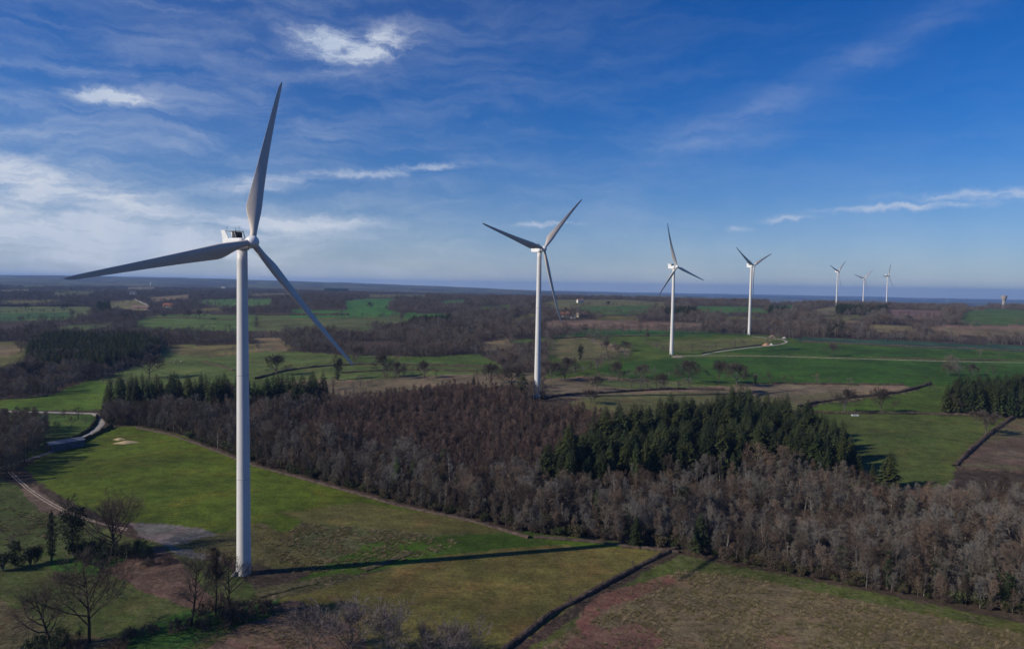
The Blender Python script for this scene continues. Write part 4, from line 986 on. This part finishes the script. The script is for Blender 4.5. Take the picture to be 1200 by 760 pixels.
strip([(156, 349), (158, 352), (164, 354.5), (177, 359)], 7, GRAV, 'track', .6, 6)
strip([(1190, 489), (1250, 489.5), (1330, 490)], 5, GRAV, 'track', .2)
# gravel pad at the first turbine
def pad(pts, m_, name, lift=.1):
    P = wpoly(pts, 6); c = P.mean(0); mb = MB()
    rs = []
    for f in (1., .96, .75, .5, .25, .02):
        rs.append([(c[0]+(p[0]-c[0])*f, c[1]+(p[1]-c[1])*f, float(elev(c[0]+(p[0]-c[0])*f, c[1]+(p[1]-c[1])*f))+(lift if f < 1 else -.3)) for p in P])
    mb.rings(rs, 0)
    me = mb.mesh(name, [m_], True)
    o = link(name, me); o['kind'] = 'structure'
    return o
0 and pad([(160, 619), (185, 618), (225, 622), (262, 630), (296, 637), (312, 643), (296, 650), (262, 654), (225, 655), (198, 648), (175, 634)], GRAVD, 'gravel_pad')
0 and pad([(255, 676), (283, 671), (315, 674), (318, 684), (285, 690), (255, 686)], mat('turbine_base_soil', (.16, .12, .07), .95, .4, .5, 0, .3, .1, coord='Position'), 'soil_pad', .05)
pad([(787, 417.5), (793, 416), (803, 417), (800, 419), (790, 419)], TRACK, 'soil_pad', .2)

# ---------------------------------------------------------------- wind turbines
def white_paint(name, base, rough):
    mt = bpy.data.materials.new(name); mt.use_nodes = True; t = NT(mt.node_tree); bs = t.n['Principled BSDF']
    tc = t.node('ShaderNodeTexCoord').outputs['Object']
    mp = t.node('ShaderNodeMapping'); mp.inputs['Scale'].default_value = (1.2, 1.2, .06); t.l.new(tc, mp.inputs[0])
    st = t.noise(mp.outputs[0], 1.5, 5, .6); n = t.noise(tc, .35, 5, .6)
    c = t.mix(1., (*base, 1), t.m('MULTIPLY', t.ramp(st, .35, .8, 1.0, .86), t.ramp(n, .2, .8, .96, 1.03)), 'MULTIPLY')
    t.l.new(c, bs.inputs['Base Color']); bs.inputs['Roughness'].default_value = rough; bs.inputs['Specular IOR Level'].default_value = .35
    return mt
WHITE = white_paint('tower_paint', (.66, .645, .62), .45)
BLADEM = white_paint('blade_paint', (.63, .55, .47), .5)
NACM = white_paint('nacelle_paint', (.78, .78, .77), .4)
SEAM = mat('seam', (.42, .43, .43), .6)
DARK = mat('radiator', (.03, .03, .035), .6, .2, 4)
STEEL = mat('steel', (.20, .20, .21), .5)
def ring(r, z, n=48, cx=0, cy=0): return [(cx+r*math.cos(2*math.pi*k/n), cy+r*math.sin(2*math.pi*k/n), z) for k in range(n)]
def tower_mesh(seg=64):
    mb = MB(); H = 97.6; R0_, R1_ = 2.12, 1.50
    zs = [-1.5]+[H*i/30 for i in range(31)]
    mb.rings([ring(R0_+(R1_-R0_)*max(z, 0)/H, z, seg) for z in zs], 0, cap=True)
    return mb.mesh('tower', [WHITE], True)
def seam_mesh():
    mb = MB(); r = 1.0
    mb.rings([ring(1.0, -.11, 64), ring(1.012, -.09, 64), ring(1.012, .09, 64), ring(1.0, .11, 64)], 0)
    return mb.mesh('flange', [SEAM], True)
def blade_mesh(L=52.):
    """root at the origin, along +z; front (upwind) is -y; trailing edge towards -x"""
    mb = MB(); rs = []; NP = 28
    for i in range(46):
        s = i/45.; s = s**1.0; z = .9+s*(L-.9)
        cyl = max(0., min(1., (s-.03)/.16)); cyl = cyl*cyl*(3-2*cyl)
        chord_a = 4.5*(1-.80*((s-.20)/.80)) if s > .20 else 4.5
        tipf = math.sqrt(max(0.0, 1-((s-.93)/.07)**2)) if s > .93 else 1
        chord_a *= (1-.12*math.sin(math.pi*max(0, (s-.2)/.8)))*max(tipf, .06)
        th = .40*(1-s)**2+.17                      # thickness ratio
        tw = R_(24)*(1-s)**1.7+R_(6)
        bend = 4.2*(s-s*s)                            # pre-bend into the wind
        pts = []
        for k in range(NP):
            a = 2*math.pi*k/NP
            cxr, cyr = .95*math.cos(a), .95*math.sin(a)
            xc = .5*(1-math.cos(a))                # 0 leading .. 1 trailing
            t_ = 5*th*(.2969*math.sqrt(xc)-.126*xc-.3516*xc**2+.2843*xc**3-.1036*xc**4)
            xa = (.30-xc)*chord_a; ya = -math.copysign(t_, math.sin(a))*chord_a*.5*1.9*(1 if math.sin(a) > 0 else .8)
            # circle order matched: a=0 -> leading edge
            X = cxr*(1-cyl)+xa*cyl; Y = -cyr*(1-cyl)+ya*cyl
            c_, s_ = math.cos(tw), math.sin(tw)
            X, Y = X*c_+Y*s_, -X*s_+Y*c_           # leading edge turned upwind (-y)
            pts.append((X, Y+bend, z))
        rs.append(pts)
    mb.rings(rs, 0, cap=True)
    return mb.mesh('blade', [BLADEM], True)
def lathe_y(prof, n=40):
    return [[(r*math.cos(2*math.pi*k/n), y, r*math.sin(2*math.pi*k/n)) for k in range(n)] for y, r in prof]
def hub_mesh():
    mb = MB()
    pr = [(1.7, 1.25), (1.4, 1.62), (.8, 1.80), (0, 1.88), (-.6, 1.84), (-1.2, 1.60), (-1.7, 1.20), (-2.0, .72), (-2.15, .3), (-2.18, .02)]
    mb.rings(lathe_y(pr), 0, cap=True)
    return mb.mesh('hub', [NACM], True)
def rrect(hw, zb, zt, rad, y, n=5):
    pts = []
    for cx, cz, a0 in ((hw-rad, zt-rad, 0), (-hw+rad, zt-rad, 90), (-hw+rad, zb+rad, 180), (hw-rad, zb+rad, 270)):
        for k in range(n):
            a = R_(a0+90*k/(n-1)); pts.append((cx+rad*math.cos(a), y, cz+rad*math.sin(a)))
    return pts
def nacelle_mesh():
    mb = MB()
    prof = [(-2.0, 1.2, -1.3, 1.2, .8), (-1.7, 1.6, -1.7, 1.45, .7), (-1.0, 1.85, -1.95, 1.55, .5), (2.5, 1.9, -2.0, 1.6, .4), (5.9, 1.85, -1.75, 1.6, .4), (6.9, 1.75, -1.4, 1.5, .4), (7.2, 1.5, -1.1, 1.3, .4)]
    mb.rings([rrect(h, b, t, r, y) for y, h, b, t, r in prof], 0, cap=True)
    return mb.mesh('nacelle', [NACM])
def prism(mb, poly, x0, x1, m=0):
    """poly in (y,z)"""
    n = len(poly); k = len(mb.v)
    mb.v += [(x0, y, z) for y, z in poly]+[(x1, y, z) for y, z in poly]
    mb.f.append(tuple(k+i for i in range(n))); mb.f.append(tuple(k+n+i for i in reversed(range(n)))); mb.m += [m, m]
    for i in range(n): mb.f.append((k+i, k+(i+1) % n, k+n+(i+1) % n, k+n+i)[::-1]); mb.m.append(m)
def fin_mesh():
    mb = MB(); prism(mb, [(3.9, 1.45), (6.8, 1.45), (7.6, 4.0), (5.7, 4.0)], -.09, .09); return mb.mesh('cooler_fin', [NACM])
def cooler_meshes():
    a = MB(); a.box(-1.25, 1.25, 1.6, 3.0, 1.62, 3.4); 
    b = MB()
    for x in (-1.55, 1.55): b.box(x-.07, x+.07, 1.4, 6.0, 3.55, 3.72)
    b.box(-1.62, 1.62, 1.35, 1.5, 3.53, 3.74); b.box(-1.62, 1.62, 4.7, 4.85, 3.53, 3.74)
    for x in (-1.55, 1.55): prism(b, [(.5, 1.55), (.75, 1.55), (1.65, 3.6), (1.4, 3.6)], x-.06, x+.06)
    c = MB(); c.tube([Vector((0, 0, 0)), Vector((0, 0, 1.5))], [.05, .03], 6); c.box(-.14, .14, -.14, .14, 1.0, 1.12)
    return a.mesh('radiator', [DARK]), b.mesh('cooler_frame', [STEEL]), c.mesh('lightning_rod', [STEEL])
TWM, SMM, BLM, HBM, NCM, FNM = tower_mesh(), seam_mesh(), blade_mesh(), hub_mesh(), nacelle_mesh(), fin_mesh()
RAD, CFR, ROD = cooler_meshes()
door = MB(); door.box(-.45, .45, -.08, .06, 0, 2.1); DRM = door.mesh('door', [mat('door_paint', (.45, .46, .47), .5)])
stp = MB()
for i in range(5): stp.box(-.7, .7, -.3*(i+1), -.3*i, 0, 1.5-.3*i)
STM = stp.mesh('steps', [STEEL])
def turbine(hubpx, D, yaw, th, L, label, base=None, tilt=5, full=True):
    v = Fv+Rv*(hubpx[0]-600)/FPX-Uv*(hubpx[1]-380)/FPX; v = v/v[1]
    hub = np.array([0, 0, EYE])+v*D
    yaw = R_(yaw); n = np.array([math.sin(yaw), -math.cos(yaw)])
    OH = 4.6; bx, by = hub[:2]-n*OH
    bz = float(elev(bx, by)) if base is None else base
    Hn = hub[2]-bz-.35
    e = empty('wind_turbine', (bx, by, bz)); tag(e, label, 'wind turbine', 'wind turbines in a line across the country')
    tw = link('tower', TWM, e); tw.scale = (1, 1, (Hn-2.0)/97.6)
    if full:
        for f in (.30, .62):
            s = link('flange', SMM, tw); s.location = (0, 0, 97.6*f); r = 2.12+(1.50-2.12)*f; s.scale = (r, r, 1)
        d = link('door', DRM, tw); d.location = (math.sin(-.9)*2.12*1.0, -math.cos(-.9)*2.12, 1.6); d.rotation_euler = (0, 0, -.9)
        st = link('steps', STM, e); st.location = (math.sin(-.9)*2.12, -math.cos(-.9)*2.12, -.1); st.rotation_euler = (0, 0, -.9)
    nc = link('nacelle', NCM, e); nc.location = (0, 0, Hn+.0); nc.rotation_euler = (0, 0, yaw)
    for x in (-1.72, 1.72):
        f = link('cooler_fin', FNM, nc); f.location = (x, 0, 0)
    link('radiator', RAD, nc); link('cooler_frame', CFR, nc)
    if full:
        for x, y in ((-1.5, 5.0), (1.5, 5.0), (0, 1.42)):
            r = link('lightning_rod', ROD, nc); r.location = (x, y, 3.7)
    hb = link('hub', HBM, e); hb.location = (n[0]*OH, n[1]*OH, Hn+.35)
    Mt = Matrix.Rotation(yaw, 4, 'Z') @ Matrix.Rotation(R_(-tilt), 4, 'X')
    hb.rotation_euler = Mt.to_euler()
    for k in range(3):
        b = link('blade', BLM, e); b.location = hb.location
        b.rotation_euler = (Mt @ Matrix.Rotation(R_(th+120*k), 4, 'Y')).to_euler()
        b.scale = (1, 1, L/52.) if full else (1.12, 1.12, L/52.)
    return e
turbine((295.5, 283.4), 209, 57.6, 17.5, 54.0, 'nearest and largest wind turbine, standing beside the gravel pad at the left', None, 7)
turbine((637.4, 291.3), 480, 37.8, 45.6, 52.5, 'second nearest wind turbine, behind the plantation near the dark spruce', None)
turbine((793.5, 312.5), 806, 38.5, 107, 51, 'third nearest wind turbine, standing on bare soil in the big green field', None, 7)
turbine((883.6, 311.5), 1037, 33, 65, 46, 'fourth nearest wind turbine, standing at the far edge of the green field', None)
turbine((983.3, 318), 2150, 35, 51, 52, 'far wind turbine, left one of the three small ones, above the conifer belt', None, 5, False)
turbine((1013.7, 326.3), 2519, 14, 48, 47, 'far wind turbine with sunlit white blades, middle one of the three small ones', None, 5, False)
turbine((1041.9, 322.7), 2422, 38, 25.6, 47, 'far wind turbine, right one of the three small ones, with one blade straight up', None, 5, False)

# ---------------------------------------------------------------- buildings and small things
WALLW = mat('render_wall', (.62, .58, .50), .9, .12, .8); WALLS = mat('stone_wall', (.36, .30, .22), .9, .25, 1.5)
TILE = mat('red_tile', (.30, .11, .06), .9, .3, 2.); SLATE = mat('slate', (.10, .11, .13), .6, .2, 2); ROOFT = mat('brown_tile', (.20, .13, .10), .9, .3, 2)
GLASS = mat('window_glass', (.02, .025, .03), .15, .1, 1, spec=.6)
def house(px, py, w, d, h, rh, rz, wall, roof, name, label, chim=True):
    p = g1(px, py); e = empty(name, (p[0], p[1], p[2]-.3), rz); tag(e, label, 'house' if name == 'house' else 'barn')
    m = MB(); m.box(-w/2, w/2, -d/2, d/2, 0, h); k = len(m.v)
    for x in (-w/2, w/2): m.v += [(x, -d/2, h), (x, d/2, h), (x, 0, h+rh)]
    m.f += [(k, k+2, k+1), (k+3, k+4, k+5)]; m.m += [0, 0]
    wl = link('wall', m.mesh('wall', [wall]), e)
    r = MB(); o_ = .5; t = .22
    for s in (-1, 1):
        sl_ = rh/(d/2); y0 = s*(d/2+o_); z0 = h-o_*sl_
        a = [(-w/2-o_, y0, z0+.03), (w/2+o_, y0, z0+.03), (w/2+o_, 0, h+rh+.03), (-w/2-o_, 0, h+rh+.03)]
        b = [(q[0], q[1], q[2]+t) for q in a]
        r.quad(*a); r.quad(*b); r.quad(a[0], a[1], b[1], b[0]); r.quad(a[0], a[3], b[3], b[0]); r.quad(a[1], a[2], b[2], b[1])
    rf = link('roof', r.mesh('roof', [roof]), e)
    if chim:
        c = MB(); c.box(w*.28, w*.28+.9, -.4, .4, h+rh*.6, h+rh+1.1); link('chimney', c.mesh('chimney', [wall]), rf)
    wm = MB(); wm.box(-.5, .5, -.05, .05, 0, 1.3); wme = wm.mesh('window', [GLASS]); dm = MB(); dm.box(-.55, .55, -.05, .05, 0, 2.1); dme = dm.mesh('door', [ROOFT])
    nwin = max(2, int(w/3))
    for i in range(nwin):
        x = -w/2+(i+.5)*w/nwin
        for zz in ([1.0] if h < 4.2 else [1.0, 3.6]):
            if zz == 1.0 and i == nwin//2: q = link('door', dme, e); q.location = (x, -d/2-.03, .05)
            else: q = link('window', wme, e); q.location = (x, -d/2-.03, zz)
    return e
house(680, 354.6, 20, 12, 7, 5, .35, WALLW, ROOFT, 'house', 'cream farmhouse with brown tiled roof in the far field right of the second turbine')
house(662, 371.5, 17, 11, 5.5, 4.5, -.25, WALLW, TILE, 'house', 'white farmhouse with red roof near the blade tip of the second turbine')
house(671.5, 373, 9, 6, 3, 2, .1, WALLW, SLATE, 'house', 'small white outbuilding right of the red-roofed farmhouse', False)
house(682, 371.5, 22, 12, 6, 5, .5, WALLS, ROOFT, 'house', 'grey-tan stone farmhouse right of the red-roofed farmhouse')
house(198, 361, 24, 14, 6, 6, -.1, WALLW, TILE, 'house', 'far farmhouse with orange-red roof at the left, left of the first tower')
house(165, 362.5, 40, 12, 5, 4, 0, WALLS, ROOFT, 'barn', 'long low brown-roofed barn beside the far tan field', False)
house(156, 347.5, 20, 14, 14, 5, .2, WALLW, SLATE, 'house', 'tall white house at the head of the far white lane')
house(835, 347.5, 24, 14, 8, 5, .2, WALLW, ROOFT, 'house', 'pale house among trees on the ridge left of the fourth turbine')
house(845, 348, 18, 12, 7, 5, -.3, WALLW, TILE, 'house', 'small red-roofed house on the ridge left of the fourth turbine')
# open shed by the bend
p0 = g1(76, 525); e = empty('shed', (p0[0], p0[1], p0[2]), R_(57)); tag(e, 'long low shed with blue-grey sheet roof and dark open end beside the road bend', 'shed')
m = MB(); SHW, SHD, SHH = 17., 6.5, 3.6
m.box(-SHW/2, SHW/2, SHD/2-.15, SHD/2, 0, SHH); m.box(-SHW/2, SHW/2, -SHD/2, -SHD/2+.15, 0, SHH); m.box(SHW/2-.15, SHW/2, -SHD/2+.16, SHD/2-.16, 0, SHH)
link('wall', m.mesh('wall', [mat('sheet_wall', (.09, .10, .115), .7, .15, .4)]), e)
r = MB(); SHEET = mat('sheet_roof', (.15, .165, .19), .5, .2, .3)
for s in (-1, 1):
    N_ = 48
    for i in range(N_):     # corrugated sheet
        x0 = -SHW/2-.4+(SHW+.8)*i/N_; x1 = x0+(SHW+.8)/N_; dz = .04*(i % 2)
        r.quad((x0, s*(SHD/2+.4), SHH+.02+dz), (x1, s*(SHD/2+.4), SHH+.06-dz), (x1, 0, SHH+1.3-dz), (x0, 0, SHH+1.26+dz))
link('roof', r.mesh('roof', [SHEET]), e)
SHW=SHW; po = MB(); po.box(-.1, .1, -.1, .1, 0, SHH); pom = po.mesh('post', [STEEL])
for y in (-1.2, 1.2): q = link('post', pom, e); q.location = (-SHW/2+.1, y, 0)
# sand heaps
SAND = mat('sand', (.42, .32, .18), .95, .2, .8, 0, .3)
def heap(px, py, rx, ry, h, m_, name, label, seed, cat='heap', rz=0.):
    p = g1(px, py); mb = MB(); rng = random.Random(seed); rs = []
    for i in range(9):
        f = i/8.; rr_ = (1-f)**.8
        rs.append([((rr_*rx*math.cos(2*math.pi*k/24))*(1+.22*math.sin(k*1.3+seed)*(1-f)+rng.uniform(-.06, .06)), rr_*ry*math.sin(2*math.pi*k/24)*(1+.2*math.cos(k*.9+seed)), h*(f**.9)*(1+rng.uniform(-.1, .1))-.15) for k in range(24)])
    mb.rings(rs, 0); o = link(name, mb.mesh(name, [m_], True)); o.location = p; o.rotation_euler[2] = rz; tag(o, label, cat); return o
heap(140, 514.5, 3.6, 2.4, 1.0, SAND, 'sand_heap', 'small rounded pale sand heap at the back, in the green field', 2)
heap(149, 518.5, 6.5, 2.8, 1.4, SAND, 'sand_heap', 'long pale sand heap at the front, in the green field', 3, rz=.25)
heap(898, 404.6, 5.5, 3, 3.2, mat('orange_rubble', (.42, .22, .13), .95, .3, 1), 'rubble_heap', 'orange rubble heap beside the curved track near the fourth turbine', 4)
heap(904, 404.4, 3, 2.5, 2.6, mat('pale_rubble', (.5, .48, .44), .95, .3, 1), 'rubble_heap', 'whitish rubble heap right of the orange one', 5)
heap(905, 394.8, 5, 4, 3.2, mat('soil_heap', (.25, .18, .14), .95, .3, 1), 'soil_heap', 'brown soil heap right of the fourth turbine foot', 6)
heap(919, 396.5, 3, 3, 2.8, mat('stone_heap', (.4, .38, .34), .95, .3, 1), 'stone_heap', 'pale stone heap at the outer bend of the curved track', 7)
# trough in the hedge
tr = MB()
TRW, TRD, TRH = 2.2, 1.0, .9
for b in ((-TRW, TRW, -TRD, -TRD+.12, 0, TRH), (-TRW, TRW, TRD-.12, TRD, 0, TRH), (-TRW, -TRW+.12, -TRD+.121, TRD-.121, 0, TRH), (TRW-.12, TRW, -TRD+.121, TRD-.121, 0, TRH), (-TRW+.121, TRW-.121, -TRD+.121, TRD-.121, 0, .3)): tr.box(*b)
p = g1(1002, 487); o = link('water_trough', tr.mesh('water_trough', [mat('galvanised', (.42, .44, .44), .5)])); o.location = p; tag(o, 'long pale water trough standing in the hedge gap above the square pasture', 'trough')
# sheep
WOOL = mat('wool', (.62, .56, .46), .95, .2, 3); FACE = mat('sheep_face', (.4, .35, .28), .9, .1, 3)
def sheep_mesh():
    mb = MB()
    prof = [(-.62, .06, .72), (-.56, .26, .70), (-.3, .36, .68), (.1, .37, .67), (.4, .31, .70), (.55, .18, .78), (.68, .13, .90), (.78, .14, .94), (.92, .10, .88), (1.0, .05, .84)]
    mb.rings([[(x, r*math.cos(2*math.pi*k/12), z+r*math.sin(2*math.pi*k/12)) for k in range(12)] for x, r, z in prof], 0, cap=True)
    for x in (-.42, .38):
        for y in (-.17, .17): mb.tube([Vector((x, y, .5)), Vector((x+.02, y, .25)), Vector((x, y, 0))], [.09, .05, .045], 6, 1)
    for y in (-1, 1): mb.tri((.74, y*.10, 1.0), (.78, y*.24, .98), (.82, y*.10, .96), 1)
    return mb.mesh('sheep', [WOOL, FACE], True)
shm = sheep_mesh()
for i, (px, py) in enumerate([(200, 424), (204, 425.5), (210, 422.5), (212, 424), (206, 422), (16, 429), (20, 431), (183, 428)]):
    p = g1(px, py); o = link('sheep', shm); o.location = p; o.rotation_euler[2] = random.uniform(0, 6.28); o.scale = (1.15,)*3
    tag(o, 'small cream sheep grazing in the olive pasture' if i not in (5, 6) else 'small cream sheep grazing by the left border', 'sheep', 'sheep grazing in the olive pasture' if i not in (5, 6) else 'sheep by the left border')
# water tower
CONC = mat('concrete', (.30, .27, .24), .9, .15, .3)
p = g1(1176, 361); e = empty('water_tower', p); tag(e, 'flared concrete water tower on the horizon at the far right', 'water tower')
sc = p[1]/2250.
mb = MB(); mb.rings([ring(r*sc, z*sc, 40) for z, r in ((-3, 5.2), (0, 5.2), (18, 4.6), (24, 4.8))], 0); link('stem', mb.mesh('stem', [CONC], True), e)
mb = MB(); mb.rings([ring(r*sc, z*sc, 40) for z, r in ((24, 4.8), (29, 6.4), (33, 8.0), (36, 8.3), (38, 8.3))], 0); link('tank', mb.mesh('tank', [CONC], True), e)
mb = MB(); mb.rings([ring(r*sc, z*sc, 40) for z, r in ((38.02, 8.6), (39.2, 8.6), (39.7, 6.0), (40.4, .4))], 0, cap=True); link('cap', mb.mesh('cap', [CONC], True), e)
# far white towers on the blue plain
def far_block(px, py, w, h, label, name='silo', cat='silo'):
    p = g1(px, py); mb = MB(); k = p[1]/830.
    mb.rings([ring(w*k/2, z, 20) for z in (-5, h*k*.85)]+[ring(w*k/2*.9, h*k*.9, 20), ring(w*k/2*.4, h*k, 20)], 0, cap=True)
    o = link(name, mb.mesh(name, [mat('white_render', (.8, .79, .76), .7, .05, .01)], True)); o.location = p; tag(o, label, cat)
far_block(541.5, 336, 2.2, 3.6, 'tall white silo on the blue horizon left of the second turbine')
far_block(537, 335.5, 1.4, 1.6, 'small white silo left of the tall one on the blue horizon')
far_block(176.5, 334.5, .9, 4, 'slender pale tower on the blue plain at the left', 'far_tower', 'tower')

for px, py, lb in [(1084, 351.5, 'tiny white farmhouse left of the water tower on the far plain'), (1110, 352, 'second tiny white farmhouse left of the water tower on the far plain'), (868, 344.5, 'tiny white farmhouse on the blue plain left of the fourth turbine'), (912, 346.5, 'tiny white farmhouse on the blue plain right of the fourth turbine'), (430, 333, 'tiny white farmhouse below the far hills right of the lowest blade'), (262, 337.5, 'tiny white farmhouse on the far plain left of the first tower')]:
    house(px, py, 30, 16, 9, 6, random.uniform(-.4, .4), WALLW, SLATE, 'house', lb, False)

# ---------------------------------------------------------------- air
def haze():
    mb = MB(); mb.box(-26500, 26500, -26500, 26500, -175, 215)
    mt = bpy.data.materials.new('haze'); mt.use_nodes = True; t = NT(mt.node_tree); t.n.clear()
    pv = t.node('ShaderNodeVolumePrincipled'); pv.inputs['Color'].default_value = (*HAZE_C, 1); pv.inputs['Density'].default_value = HAZE_D
    pv.inputs['Anisotropy'].default_value = .1
    o_ = t.node('ShaderNodeOutputMaterial'); t.l.new(pv.outputs[0], o_.inputs['Volume'])
    o = link('haze', mb.mesh('haze', [mt])); o['kind'] = 'stuff'; o['label'] = 'thin blue haze over the whole country'; o['category'] = 'haze'
haze()
SC.cycles.max_bounces = 5; SC.cycles.diffuse_bounces = 2; SC.cycles.volume_bounces = 0; SC.cycles.transparent_max_bounces = 4
SC.cycles.use_adaptive_sampling = True
print('objects', len(COL.objects))
